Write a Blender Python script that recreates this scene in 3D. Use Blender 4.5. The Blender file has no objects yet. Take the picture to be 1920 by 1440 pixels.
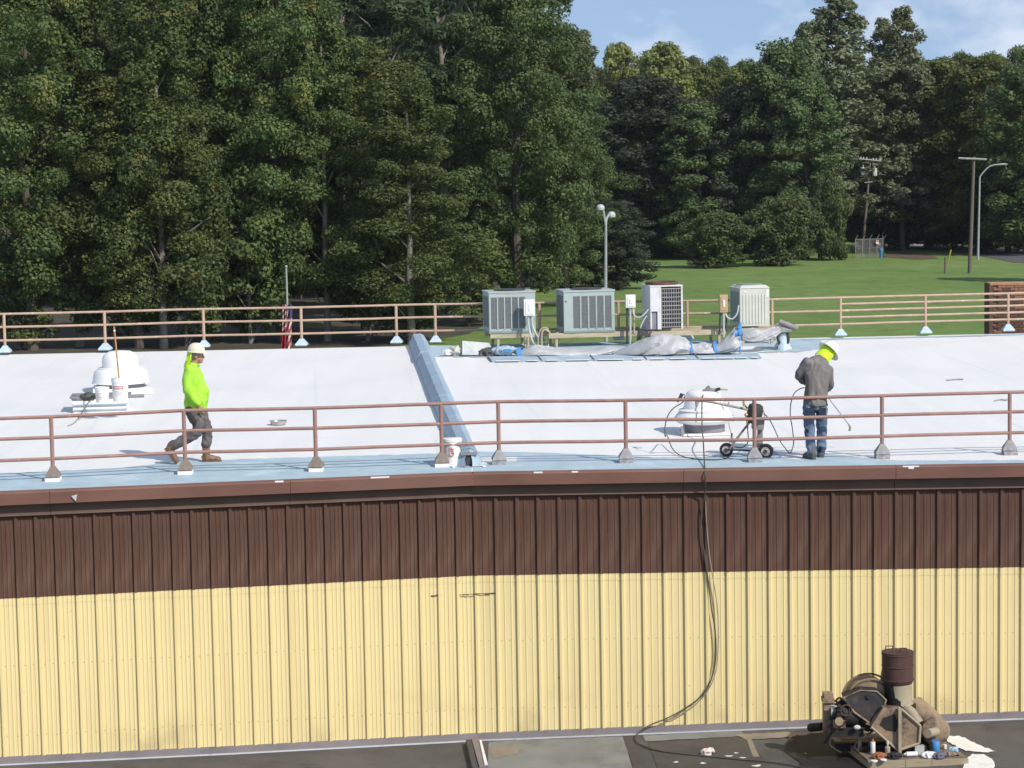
import bpy, math, random
import numpy as np
from mathutils import Vector, Matrix, noise as mnoise

S = bpy.context.scene
COL = S.collection
R = math.radians
rnd = random.Random(7)

# ------------------------------------------------------------------ camera
F, CX, CY = 4300.0, 960.0, 720.0          # focal length and centre in photograph pixels
HC = 10.5
PITCH, ROLL = math.atan(410 / F), 0.0175
CAM = Vector((0, 0, HC))
fw = Vector((0, math.cos(PITCH), -math.sin(PITCH)))
u0 = Vector((0, math.sin(PITCH), math.cos(PITCH)))
r0 = Vector((1, 0, 0))
rt = r0 * math.cos(ROLL) - u0 * math.sin(ROLL)
up = u0 * math.cos(ROLL) + r0 * math.sin(ROLL)
cd = bpy.data.cameras.new('camera')
cd.sensor_width = 36.0
cd.lens = 36.0 * F / 1920.0
cd.clip_start = 0.5
cd.clip_end = 4000
cam = bpy.data.objects.new('camera', cd)
COL.objects.link(cam)
m = Matrix((rt, up, -fw)).transposed().to_4x4()
m.translation = CAM
cam.matrix_world = m
S.camera = cam

# ------------------------------------------------------------------ world, sun, exposure
SUN_EL = R(41)
SUN_AZ = math.atan2(0.74, -0.80)           # clockwise from +Y
W = bpy.data.worlds.new('World')
S.world = W
W.use_nodes = True
nt = W.node_tree
nt.nodes.clear()
L = nt.links.new
out = nt.nodes.new('ShaderNodeOutputWorld')
bg = nt.nodes.new('ShaderNodeBackground')
bg.inputs['Strength'].default_value = 0.14
sky = nt.nodes.new('ShaderNodeTexSky')
sky.sky_type = 'NISHITA'
sky.sun_disc = False
sky.sun_elevation = SUN_EL
sky.sun_rotation = SUN_AZ
sky.air_density = 1.0
sky.dust_density = 0.6
sky.ozone_density = 1.6
tc = nt.nodes.new('ShaderNodeTexCoord')
lift = nt.nodes.new('ShaderNodeVectorMath'); lift.operation = 'ADD'
lift.inputs[1].default_value = (0, 0, 0.20)
nrm = nt.nodes.new('ShaderNodeVectorMath'); nrm.operation = 'NORMALIZE'
L(tc.outputs['Generated'], lift.inputs[0]); L(lift.outputs[0], nrm.inputs[0]); L(nrm.outputs[0], sky.inputs['Vector'])
mp = nt.nodes.new('ShaderNodeMapping'); mp.inputs['Scale'].default_value = (12, 12, 22)
L(tc.outputs['Generated'], mp.inputs['Vector'])
nz = nt.nodes.new('ShaderNodeTexNoise'); nz.inputs['Scale'].default_value = 1.5
nz.inputs['Detail'].default_value = 7; nz.inputs['Roughness'].default_value = 0.55
L(mp.outputs[0], nz.inputs['Vector'])
cr = nt.nodes.new('ShaderNodeValToRGB')
cr.color_ramp.elements[0].position = 0.49; cr.color_ramp.elements[0].color = (0.10, 0.10, 0.10, 1)
cr.color_ramp.elements[1].position = 0.70; cr.color_ramp.elements[1].color = (0.62, 0.62, 0.62, 1)
L(nz.outputs['Fac'], cr.inputs['Fac'])
mix = nt.nodes.new('ShaderNodeMix'); mix.data_type = 'RGBA'
L(cr.outputs['Color'], mix.inputs['Factor'])
L(sky.outputs['Color'], mix.inputs[6])
mix.inputs[7].default_value = (6.3, 6.6, 7.2, 1)
L(mix.outputs[2], bg.inputs['Color'])
L(bg.outputs[0], out.inputs['Surface'])

sd = bpy.data.lights.new('sun', 'SUN')
sd.energy = 4.0
sd.angle = R(0.53)
sd.color = (1.0, 0.955, 0.875)
sun = bpy.data.objects.new('sun', sd)
COL.objects.link(sun)
to_sun = Vector((math.sin(SUN_AZ) * math.cos(SUN_EL), math.cos(SUN_AZ) * math.cos(SUN_EL), math.sin(SUN_EL)))
sun.rotation_euler = to_sun.to_track_quat('Z', 'Y').to_euler()
sun.location = (30, -20, 60)

S.view_settings.view_transform = 'Standard'
S.view_settings.look = 'None'
S.view_settings.exposure = 0.10
S.view_settings.gamma = 1.0
S.view_settings.use_curve_mapping = False
S.render.engine = 'CYCLES'
S.cycles.max_bounces = 6
S.cycles.diffuse_bounces = 3
S.cycles.glossy_bounces = 2
S.cycles.transmission_bounces = 3
S.cycles.transparent_max_bounces = 8
S.cycles.use_denoising = True

# ------------------------------------------------------------------ where a pixel of the photograph lies in the place
def ray(px, py):
    return (fw * F + rt * (px - CX) - up * (py - CY)).normalized()
def P(px, py, z):
    d = ray(px, py)
    return CAM + d * ((z - HC) / d.z)
def PY(px, py, Y):
    d = ray(px, py)
    return CAM + d * (Y / d.y)
def scale_at(p):
    return F / (Vector(p) - CAM).dot(fw)

ZE, ZB = HC - 4.42, HC - 4.42 + 0.34
FJ, FL0, FR0 = P(885, 886, ZE), P(0, 922.5, ZE), P(1920, 869.5, ZE)
FL = FJ + (FL0 - FJ) * 1.9
FR = FJ + (FR0 - FJ) * 1.7
BL0, BR0, BJ = P(0, 665, ZB), P(1920, 625, ZB), P(785, 649, ZB)
bk = (BR0 - BL0) / (BR0.x - BL0.x)
BJ = BL0 + bk * (BJ.x - BL0.x)
BL = BL0 + bk * (-9.0)
BR = BR0 + bk * (9.0)
def zr(x, y):
    a, b = (FL, FJ) if x < FJ.x else (FJ, FR)
    yf = a.y + (b.y - a.y) * (x - a.x) / (b.x - a.x)
    yb = BL0.y + bk.y * (x - BL0.x)
    return ZE + (ZB - ZE) * min(max((y - yf) / (yb - yf), -0.02), 1.02)
def RF(px, py, dz=0.0):
    z = ZE
    for _ in range(12):
        p = P(px, py, z)
        z = zr(p.x, p.y)
    p.z += dz
    return p

# ------------------------------------------------------------------ materials
def _mat(name):
    mt = bpy.data.materials.new(name)
    mt.use_nodes = True
    return mt, mt.node_tree, mt.node_tree.nodes['Principled BSDF']
def _noise(n, scale, detail=4, rough=0.6, vec=None, coord='Object', stretch=None):
    t = n.nodes.new('ShaderNodeTexCoord')
    src = t.outputs[coord]
    if stretch:
        mpp = n.nodes.new('ShaderNodeMapping'); mpp.inputs['Scale'].default_value = stretch
        n.links.new(src, mpp.inputs['Vector']); src = mpp.outputs[0]
    z = n.nodes.new('ShaderNodeTexNoise')
    z.inputs['Scale'].default_value = scale; z.inputs['Detail'].default_value = detail
    z.inputs['Roughness'].default_value = rough
    n.links.new(src, z.inputs['Vector'])
    return z
def _mix(n, fac, a, b):
    x = n.nodes.new('ShaderNodeMix'); x.data_type = 'RGBA'
    if hasattr(fac, 'links') or hasattr(fac, 'is_linked'): n.links.new(fac, x.inputs[0])
    else: x.inputs[0].default_value = fac
    for i, c in ((6, a), (7, b)):
        if isinstance(c, (tuple, list)): x.inputs[i].default_value = (*c[:3], 1)
        else: n.links.new(c, x.inputs[i])
    return x.outputs[2]
def _ramp(n, src, p0, p1, v0=0.0, v1=1.0):
    r = n.nodes.new('ShaderNodeMapRange')
    r.inputs[1].default_value = p0; r.inputs[2].default_value = p1
    r.inputs[3].default_value = v0; r.inputs[4].default_value = v1
    n.links.new(src, r.inputs[0])
    return r.outputs[0]
def mat(name, col, rough=0.6, metal=0.0, var=0.18, scale=6.0, dirt=None, dirt_amt=(0.55, 0.72), dirt_scale=2.0,
        bump=0.0, bump_scale=40.0, stretch=None, spec=0.4):
    mt, n, b = _mat(name)
    z = _noise(n, scale, 5, 0.6, stretch=stretch)
    lo = tuple(c * (1 - var) for c in col); hi = tuple(min(1, c * (1 + var)) for c in col)
    c = _mix(n, _ramp(n, z.outputs['Fac'], 0.3, 0.7), lo, hi)
    if dirt:
        d = _noise(n, dirt_scale, 6, 0.65, stretch=stretch)
        c = _mix(n, _ramp(n, d.outputs['Fac'], dirt_amt[0], dirt_amt[1]), c, dirt)
    n.links.new(c, b.inputs['Base Color'])
    b.inputs['Roughness'].default_value = rough
    b.inputs['Metallic'].default_value = metal
    b.inputs['Specular IOR Level'].default_value = spec
    if bump:
        bz = _noise(n, bump_scale, 4, 0.6, stretch=stretch)
        bp = n.nodes.new('ShaderNodeBump'); bp.inputs['Strength'].default_value = bump
        bp.inputs['Distance'].default_value = 0.02
        n.links.new(bz.outputs['Fac'], bp.inputs['Height']); n.links.new(bp.outputs[0], b.inputs['Normal'])
    return mt

M = {}
def roof_white():
    mt, n, b = _mat('roof_white')
    st = _noise(n, 1.0, 3, 0.5, stretch=(2.4, 0.10, 1))        # roller lanes running up the slope
    st2 = _noise(n, 0.35, 5, 0.6)
    c = _mix(n, _ramp(n, st.outputs['Fac'], 0.35, 0.65), (0.725, 0.715, 0.69), (0.77, 0.755, 0.725))
    c = _mix(n, _ramp(n, st2.outputs['Fac'], 0.50, 0.75, 0, 0.45), c, (0.615, 0.62, 0.63))
    cross = _noise(n, 1.0, 4, 0.6, stretch=(0.5, 3.0, 1))
    c = _mix(n, _ramp(n, cross.outputs['Fac'], 0.62, 0.72, 0, 0.35), c, (0.61, 0.605, 0.60))
    gp = n.nodes.new('ShaderNodeNewGeometry'); sp_ = n.nodes.new('ShaderNodeSeparateXYZ'); n.links.new(gp.outputs['Position'], sp_.inputs[0])
    my_ = n.nodes.new('ShaderNodeMath'); my_.operation = 'MULTIPLY_ADD'; my_.inputs[1].default_value = 0.085
    n.links.new(sp_.outputs['Y'], my_.inputs[0]); n.links.new(sp_.outputs['X'], my_.inputs[2])
    wob = _noise(n, 0.6, 2, 0.5)
    wa = n.nodes.new('ShaderNodeMath'); wa.operation = 'MULTIPLY_ADD'; wa.inputs[1].default_value = 0.10
    n.links.new(wob.outputs['Fac'], wa.inputs[0]); n.links.new(my_.outputs[0], wa.inputs[2])
    pp_ = n.nodes.new('ShaderNodeMath'); pp_.operation = 'PINGPONG'; pp_.inputs[1].default_value = 0.95
    n.links.new(wa.outputs[0], pp_.inputs[0])
    brk = _noise(n, 0.5, 4, 0.6, stretch=(1, 0.4, 1))
    sm_ = n.nodes.new('ShaderNodeMath'); sm_.operation = 'MULTIPLY'
    n.links.new(_ramp(n, pp_.outputs[0], 0.045, 0.012), sm_.inputs[0]); n.links.new(_ramp(n, brk.outputs['Fac'], 0.42, 0.6, 0, 0.34), sm_.inputs[1])
    c = _mix(n, sm_.outputs[0], c, (0.56, 0.57, 0.60))
    mk = _noise(n, 1.3, 6, 0.72, stretch=(1, 0.7, 1))
    c = _mix(n, _ramp(n, mk.outputs['Fac'], 0.64, 0.72, 0, 0.22), c, (0.58, 0.585, 0.60))
    n.links.new(c, b.inputs['Base Color'])
    b.inputs['Roughness'].default_value = 0.55
    bz = _noise(n, 5.0, 5, 0.6)
    bp = n.nodes.new('ShaderNodeBump'); bp.inputs['Strength'].default_value = 0.25; bp.inputs['Distance'].default_value = 0.03
    n.links.new(bz.outputs['Fac'], bp.inputs['Height']); n.links.new(bp.outputs[0], b.inputs['Normal'])
    return mt
M['roof_white'] = roof_white()
M['roof_grey'] = mat('roof_grey', (0.375, 0.48, 0.53), 0.6, var=0.10, scale=3, dirt=(0.55, 0.63, 0.68), dirt_scale=1.2, bump=0.2, bump_scale=8)
M['joint_grey'] = mat('joint_grey', (0.30, 0.385, 0.46), 0.55, var=0.14, scale=4, dirt=(0.44, 0.51, 0.56), dirt_scale=2.5, bump=0.3, bump_scale=12)
M['white_coat'] = mat('white_coat', (0.76, 0.76, 0.75), 0.5, var=0.05, scale=5, bump=0.1, bump_scale=15)
def wall_yellow():
    mt, n, b = _mat('wall_yellow')
    z = _noise(n, 1.6, 4, 0.6, stretch=(1, 1, 0.25))
    c = _mix(n, _ramp(n, z.outputs['Fac'], 0.3, 0.7), (0.70, 0.575, 0.288), (0.77, 0.638, 0.328))
    t = n.nodes.new('ShaderNodeTexCoord'); s = n.nodes.new('ShaderNodeSeparateXYZ')
    n.links.new(t.outputs['Object'], s.inputs[0])
    g = n.nodes.new('ShaderNodeNewGeometry')
    gn = n.nodes.new('ShaderNodeTexNoise'); gn.inputs['Scale'].default_value = 0.9; gn.inputs['Detail'].default_value = 5
    n.links.new(g.outputs['Position'], gn.inputs['Vector'])
    low = _ramp(n, s.outputs['Z'], 0.85, 0.25)                 # splash dirt low on the wall
    ms = n.nodes.new('ShaderNodeMath'); ms.operation = 'MULTIPLY'
    n.links.new(low, ms.inputs[0]); n.links.new(_ramp(n, gn.outputs['Fac'], 0.50, 0.75, 0, 0.75), ms.inputs[1])
    c = _mix(n, ms.outputs[0], c, (0.30, 0.245, 0.13))
    sp = n.nodes.new('ShaderNodeTexNoise'); sp.inputs['Scale'].default_value = 9; sp.inputs['Detail'].default_value = 2
    n.links.new(g.outputs['Position'], sp.inputs['Vector'])
    c = _mix(n, _ramp(n, sp.outputs['Fac'], 0.74, 0.80, 0, 0.5), c, (0.32, 0.17, 0.07))
    stn = n.nodes.new('ShaderNodeMapping'); stn.inputs['Scale'].default_value = (7, 7, 0.30)
    n.links.new(g.outputs['Position'], stn.inputs['Vector'])
    st = n.nodes.new('ShaderNodeTexNoise'); st.inputs['Scale'].default_value = 1.0; st.inputs['Detail'].default_value = 4
    n.links.new(stn.outputs[0], st.inputs['Vector'])
    c = _mix(n, _ramp(n, st.outputs['Fac'], 0.52, 0.72, 0, 0.35), c, (0.56, 0.43, 0.22))
    cmb = n.nodes.new('ShaderNodeCombineXYZ'); n.links.new(s.outputs['X'], cmb.inputs[0]); n.links.new(s.outputs['Z'], cmb.inputs[2])
    for px_, pz_ in ((0.085, 1.47), (0.075, 0.47), (0.22, 0.46), (0.20, 1.475)):       # screw heads with a rust halo
        vm = n.nodes.new('ShaderNodeVectorMath'); vm.operation = 'DISTANCE'; vm.inputs[1].default_value = (px_, 0, pz_)
        n.links.new(cmb.outputs[0], vm.inputs[0])
        c = _mix(n, _ramp(n, vm.outputs['Value'], 0.014, 0.006, 0, 0.6), c, (0.28, 0.19, 0.10))
    n.links.new(c, b.inputs['Base Color'])
    b.inputs['Roughness'].default_value = 0.65
    b.inputs['Specular IOR Level'].default_value = 0.25
    return mt
M['wall_yellow'] = wall_yellow()
M['wall_brown'] = mat('wall_brown', (0.104, 0.057, 0.041), 0.8, var=0.20, scale=5, spec=0.12, dirt=(0.150, 0.092, 0.068), dirt_amt=(0.5, 0.75), dirt_scale=3, stretch=(3, 3, 0.35))
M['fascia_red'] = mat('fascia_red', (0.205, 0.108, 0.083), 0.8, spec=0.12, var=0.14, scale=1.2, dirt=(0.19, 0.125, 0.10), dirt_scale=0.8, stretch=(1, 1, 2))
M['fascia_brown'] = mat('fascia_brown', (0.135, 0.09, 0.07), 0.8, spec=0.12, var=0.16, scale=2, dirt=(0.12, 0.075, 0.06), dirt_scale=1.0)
M['fascia_grey'] = mat('fascia_grey', (0.17, 0.12, 0.10), 0.7, var=0.14, scale=4)
M['base_flash'] = mat('base_flash', (0.19, 0.165, 0.165), 0.6, var=0.15, scale=2, dirt=(0.13, 0.125, 0.125), dirt_scale=1.5)
M['metal_strip'] = mat('metal_strip', (0.52, 0.52, 0.53), 0.4, metal=0.3, var=0.15, scale=3, dirt=(0.25, 0.24, 0.23), dirt_scale=3)
def lower_roof():
    mt, n, b = _mat('lower_roof')
    a = _noise(n, 0.7, 5, 0.6); d = _noise(n, 1.1, 6, 0.7); e = _noise(n, 14, 4, 0.6)
    c = _mix(n, _ramp(n, a.outputs['Fac'], 0.40, 0.60), (0.054, 0.052, 0.049), (0.092, 0.086, 0.077))
    c = _mix(n, _ramp(n, d.outputs['Fac'], 0.56, 0.66, 0, 0.8), c, (0.030, 0.028, 0.026))
    c = _mix(n, _ramp(n, e.outputs['Fac'], 0.3, 0.7, 0, 0.25), c, (0.12, 0.112, 0.10))
    n.links.new(c, b.inputs['Base Color']); b.inputs['Roughness'].default_value = 0.85
    return mt
M['lower_roof'] = lower_roof()
M['patch_grey'] = mat('patch_grey', (0.20, 0.205, 0.19), 0.8, var=0.15, scale=1.2, dirt=(0.135, 0.125, 0.105), dirt_scale=1.5, dirt_amt=(0.5, 0.7))
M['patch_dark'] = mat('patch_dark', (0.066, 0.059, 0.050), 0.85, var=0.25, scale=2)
M['shade_patch'] = mat('shade_patch', (0.010, 0.010, 0.010), 0.8, var=0.4, scale=3, dirt=(0.045, 0.042, 0.037), dirt_amt=(0.60, 0.70), dirt_scale=2.5)
M['patch_tan'] = mat('patch_tan', (0.24, 0.20, 0.15), 0.85, var=0.2, scale=3)
def rail_mat(name, col, worn):
    return mat(name, col, 0.55, var=0.15, scale=5, dirt=worn, dirt_amt=(0.6, 0.68), dirt_scale=6, bump=0.1, bump_scale=30)
M['rail_front'] = rail_mat('rail_front', (0.31, 0.175, 0.145), (0.34, 0.235, 0.19))
M['rail_back'] = rail_mat('rail_back', (0.44, 0.31, 0.225), (0.56, 0.50, 0.43))
M['hood_tan'] = mat('hood_tan', (0.20, 0.16, 0.13), 0.6, var=0.15, scale=9, dirt=(0.40, 0.38, 0.36), dirt_scale=8)
M['hood_grey'] = mat('hood_grey', (0.27, 0.26, 0.265), 0.6, var=0.2, scale=9, dirt=(0.60, 0.60, 0.60), dirt_scale=8)
M['hood_blue'] = mat('hood_blue', (0.42, 0.53, 0.59), 0.6, var=0.12, scale=9, dirt=(0.64, 0.70, 0.72), dirt_scale=8)
M['ac_green'] = mat('ac_green', (0.345, 0.40, 0.375), 0.5, var=0.07, scale=4, dirt=(0.20, 0.25, 0.22), dirt_scale=2)
M['ac_green_dark'] = mat('ac_green_dark', (0.20, 0.27, 0.245), 0.5, var=0.1, scale=4)
M['ac_grille'] = mat('ac_grille', (0.145, 0.155, 0.155), 0.6, var=0.25, scale=60, stretch=(1, 1, 0.3))
M['ac_white'] = mat('ac_white', (0.60, 0.595, 0.585), 0.5, var=0.08, scale=4, dirt=(0.40, 0.36, 0.31), dirt_scale=3)
M['ac_wire'] = mat('ac_wire', (0.42, 0.40, 0.37), 0.5, var=0.12, scale=10)
M['ac_cream'] = mat('ac_cream', (0.50, 0.50, 0.43), 0.55, var=0.08, scale=3, dirt=(0.40, 0.40, 0.35), dirt_scale=2)
M['coil'] = mat('coil', (0.035, 0.035, 0.045), 0.7, var=0.3, scale=30)
M['rust'] = mat('rust', (0.11, 0.055, 0.035), 0.8, var=0.35, scale=12, dirt=(0.055, 0.03, 0.025), dirt_scale=6)
M['dark_metal'] = mat('dark_metal', (0.045, 0.043, 0.042), 0.6, var=0.3, scale=10, dirt=(0.10, 0.08, 0.06), dirt_scale=5)
M['box_white'] = mat('box_white', (0.72, 0.72, 0.68), 0.5, var=0.04)
M['box_tan'] = mat('box_tan', (0.46, 0.31, 0.17), 0.6, var=0.1)
M['conduit'] = mat('conduit', (0.46, 0.48, 0.47), 0.5, var=0.1)
M['pvc_dark'] = mat('pvc_dark', (0.05, 0.05, 0.055), 0.6, var=0.2)
M['wood_beam'] = mat('wood_beam', (0.43, 0.36, 0.25), 0.75, var=0.2, scale=4, stretch=(0.3, 3, 3), dirt=(0.26, 0.21, 0.14), dirt_scale=3)
M['tarp'] = mat('tarp', (0.40, 0.405, 0.41), 0.5, var=0.07, scale=1.5, dirt=(0.47, 0.475, 0.48), dirt_scale=1.0)
M['tape_blue'] = mat('tape_blue', (0.07, 0.24, 0.52), 0.5, var=0.15)
M['flash_sheet'] = mat('flash_sheet', (0.36, 0.45, 0.52), 0.55, var=0.12, scale=2, dirt=(0.60, 0.64, 0.68), dirt_scale=1.2)
M['hose'] = mat('hose', (0.075, 0.066, 0.055), 0.6, var=0.2)
M['hose_tan'] = mat('hose_tan', (0.30, 0.27, 0.21), 0.6, var=0.2)
M['rubber'] = mat('rubber', (0.022, 0.02, 0.019), 0.7, var=0.2)
M['steel'] = mat('steel', (0.45, 0.43, 0.40), 0.4, metal=0.6, var=0.2, scale=8)
M['rim_pale'] = mat('rim_pale', (0.48, 0.46, 0.43), 0.5, var=0.2, scale=20, dirt=(0.2, 0.19, 0.18), dirt_scale=12)
M['cart_grey'] = mat('cart_grey', (0.22, 0.21, 0.20), 0.5, var=0.2, scale=9)
M['brass'] = mat('brass', (0.55, 0.40, 0.16), 0.4, metal=0.5, var=0.15)
M['wood_handle'] = mat('wood_handle', (0.40, 0.20, 0.085), 0.6, var=0.2, scale=4, dirt=(0.6, 0.5, 0.42), dirt_scale=8)
M['board_grey'] = mat('board_grey', (0.22, 0.215, 0.235), 0.7, var=0.15, scale=3)
M['bag_dark'] = mat('bag_dark', (0.075, 0.08, 0.07), 0.7, var=0.3, scale=10)
M['red_print'] = mat('red_print', (0.50, 0.05, 0.06), 0.5, var=0.1)
M['pink_print'] = mat('pink_print', (0.62, 0.40, 0.43), 0.5, var=0.25, scale=30)
M['grey_print'] = mat('grey_print', (0.52, 0.54, 0.60), 0.5, var=0.25, scale=40)
M['pail_white'] = mat('pail_white', (0.74, 0.73, 0.71), 0.45, var=0.05, dirt=(0.62, 0.62, 0.63), dirt_scale=9)
M['hivis'] = mat('hivis', (0.36, 0.68, 0.05), 0.8, var=0.10, scale=5, dirt=(0.27, 0.53, 0.04), dirt_scale=4, bump=0.35, bump_scale=9)
M['hivis_yellow'] = mat('hivis_yellow', (0.58, 0.85, 0.02), 0.7, var=0.08, scale=6)
M['skin'] = mat('skin', (0.42, 0.225, 0.155), 0.55, var=0.12, scale=20)
M['helmet_cream'] = mat('helmet_cream', (0.72, 0.66, 0.50), 0.35, var=0.06)
M['helmet_white'] = mat('helmet_white', (0.74, 0.73, 0.71), 0.35, var=0.06)
M['trousers_grey'] = mat('trousers_grey', (0.105, 0.09, 0.088), 0.85, var=0.25, scale=7, dirt=(0.20, 0.17, 0.165), dirt_scale=8, dirt_amt=(0.52, 0.68), bump=0.4, bump_scale=16)
M['trousers_patch'] = mat('trousers_patch', (0.022, 0.022, 0.025), 0.85, var=0.25, scale=7)
M['boot_tan'] = mat('boot_tan', (0.19, 0.105, 0.062), 0.7, var=0.25, scale=14, dirt=(0.30, 0.22, 0.17), dirt_scale=10)
M['boot_sole'] = mat('boot_sole', (0.14, 0.10, 0.08), 0.8, var=0.2)
M['boot_dark'] = mat('boot_dark', (0.085, 0.09, 0.10), 0.7, var=0.3, scale=14, dirt=(0.24, 0.25, 0.27), dirt_scale=9)
M['shirt_grey'] = mat('shirt_grey', (0.165, 0.155, 0.145), 0.9, var=0.14, scale=4, dirt=(0.25, 0.235, 0.215), dirt_scale=4, bump=0.5, bump_scale=9)
M['jeans'] = mat('jeans', (0.115, 0.165, 0.245), 0.85, var=0.2, scale=8, dirt=(0.025, 0.032, 0.055), dirt_scale=5, dirt_amt=(0.56, 0.60), bump=0.4, bump_scale=14)
M['jeans_dark'] = mat('jeans_dark', (0.025, 0.033, 0.055), 0.85, var=0.2)
M['hair'] = mat('hair', (0.05, 0.04, 0.035), 0.8)
M['eye_dark'] = mat('eye_dark', (0.03, 0.02, 0.02), 0.5)
M['pole_grey'] = mat('pole_grey', (0.32, 0.335, 0.335), 0.5, var=0.1)
M['pole_wood'] = mat('pole_wood', (0.135, 0.11, 0.09), 0.85, var=0.2, scale=3, stretch=(4, 4, 0.3))
M['wood_grey'] = mat('wood_grey', (0.34, 0.33, 0.30), 0.8, var=0.15)
M['trans_grey'] = mat('trans_grey', (0.44, 0.46, 0.46), 0.5, var=0.1)
M['flag_red'] = mat('flag_red', (0.42, 0.035, 0.05), 0.8, var=0.1)
M['flag_white'] = mat('flag_white', (0.70, 0.69, 0.68), 0.8, var=0.05)
M['flag_blue'] = mat('flag_blue', (0.05, 0.07, 0.20), 0.8, var=0.1)
M['brick'] = mat('brick', (0.30, 0.14, 0.085), 0.85, var=0.3, scale=2.2, dirt=(0.13, 0.07, 0.05), dirt_scale=3, dirt_amt=(0.5, 0.65))
M['brick_pale'] = mat('brick_pale', (0.40, 0.22, 0.12), 0.85, var=0.25, scale=3)
M['brick_dark'] = mat('brick_dark', (0.12, 0.065, 0.045), 0.85, var=0.25, scale=3)
M['mortar'] = mat('mortar', (0.24, 0.17, 0.13), 0.9, var=0.2)
M['asphalt'] = mat('asphalt', (0.085, 0.083, 0.082), 0.9, var=0.15, scale=0.8)
M['concrete'] = mat('concrete', (0.36, 0.35, 0.31), 0.85, var=0.1, scale=0.8)
M['soil'] = mat('soil', (0.11, 0.07, 0.045), 0.95, var=0.3, scale=1.2)
M['yellow_guard'] = mat('yellow_guard', (0.30, 0.24, 0.05), 0.6, var=0.1)
M['sign_white'] = mat('sign_white', (0.72, 0.68, 0.62), 0.6, var=0.05)
M['sign_orange'] = mat('sign_orange', (0.60, 0.16, 0.06), 0.6, var=0.1)
M['blue_plastic'] = mat('blue_plastic', (0.05, 0.17, 0.33), 0.5, var=0.1)
M['mach_tan'] = mat('mach_tan', (0.275, 0.20, 0.128), 0.8, var=0.28, scale=6, dirt=(0.075, 0.05, 0.034), dirt_scale=3.2, dirt_amt=(0.50, 0.64), bump=0.2, bump_scale=20)
M['mach_pale'] = mat('mach_pale', (0.34, 0.285, 0.20), 0.7, var=0.12, scale=5, dirt=(0.2, 0.15, 0.1), dirt_scale=4)
M['mach_rust'] = mat('mach_rust', (0.085, 0.042, 0.036), 0.8, var=0.25, scale=7, dirt=(0.05, 0.026, 0.024), dirt_scale=4, stretch=(1, 1, 0.4))
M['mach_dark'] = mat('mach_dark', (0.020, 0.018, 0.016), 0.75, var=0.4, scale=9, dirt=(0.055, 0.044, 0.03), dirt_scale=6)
M['plank'] = mat('plank', (0.33, 0.27, 0.18), 0.85, var=0.2, scale=3, stretch=(0.4, 4, 4), dirt=(0.17, 0.12, 0.08), dirt_scale=3)
M['plank_grime'] = mat('plank_grime', (0.20, 0.15, 0.105), 0.9, var=0.3, scale=5, dirt=(0.08, 0.06, 0.045), dirt_scale=4)
M['orange_rag'] = mat('orange_rag', (0.30, 0.105, 0.045), 0.8, var=0.2)
M['pale_blue'] = mat('pale_blue', (0.28, 0.47, 0.58), 0.5, var=0.15)
M['violet_cloth'] = mat('violet_cloth', (0.125, 0.115, 0.16), 0.8, var=0.2)
M['paint_splash'] = mat('paint_splash', (0.78, 0.77, 0.73), 0.5, var=0.06, dirt=(0.55, 0.53, 0.48), dirt_scale=5)
M['rag_pink'] = mat('rag_pink', (0.66, 0.55, 0.50), 0.85, var=0.15, scale=12)
M['foil'] = mat('foil', (0.42, 0.41, 0.40), 0.3, metal=0.7, var=0.15)

def litter_mat():
    mt, n, b = _mat('shaded_litter')
    a = _noise(n, 0.35, 5, 0.65); d = _noise(n, 1.8, 5, 0.7)
    c = _mix(n, _ramp(n, d.outputs['Fac'], 0.35, 0.65), (0.040, 0.034, 0.022), (0.075, 0.060, 0.038))
    c = _mix(n, _ramp(n, a.outputs['Fac'], 0.54, 0.64, 0, 0.85), c, (0.075, 0.10, 0.035))
    n.links.new(c, b.inputs['Base Color']); b.inputs['Roughness'].default_value = 0.95
    return mt
M['shaded_litter'] = litter_mat()
def grass_mat():
    mt, n, b = _mat('lawn')
    a = _noise(n, 0.05, 5, 0.6); d = _noise(n, 0.5, 5, 0.7); e = _noise(n, 0.25, 6, 0.7, stretch=(0.35, 1, 1))
    c = _mix(n, _ramp(n, a.outputs['Fac'], 0.35, 0.65), (0.128, 0.212, 0.055), (0.195, 0.262, 0.084))
    c = _mix(n, _ramp(n, d.outputs['Fac'], 0.42, 0.70, 0, 0.75), c, (0.085, 0.135, 0.042))
    c = _mix(n, _ramp(n, e.outputs['Fac'], 0.58, 0.72, 0, 0.6), c, (0.17, 0.18, 0.08))
    n.links.new(c, b.inputs['Base Color']); b.inputs['Roughness'].default_value = 0.9
    b.inputs['Specular IOR Level'].default_value = 0.1
    bz = _noise(n, 2.5, 6, 0.7)
    bp = n.nodes.new('ShaderNodeBump'); bp.inputs['Strength'].default_value = 0.6; bp.inputs['Distance'].default_value = 0.2
    n.links.new(bz.outputs['Fac'], bp.inputs['Height']); n.links.new(bp.outputs[0], b.inputs['Normal'])
    return mt
M['lawn'] = grass_mat()
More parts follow.
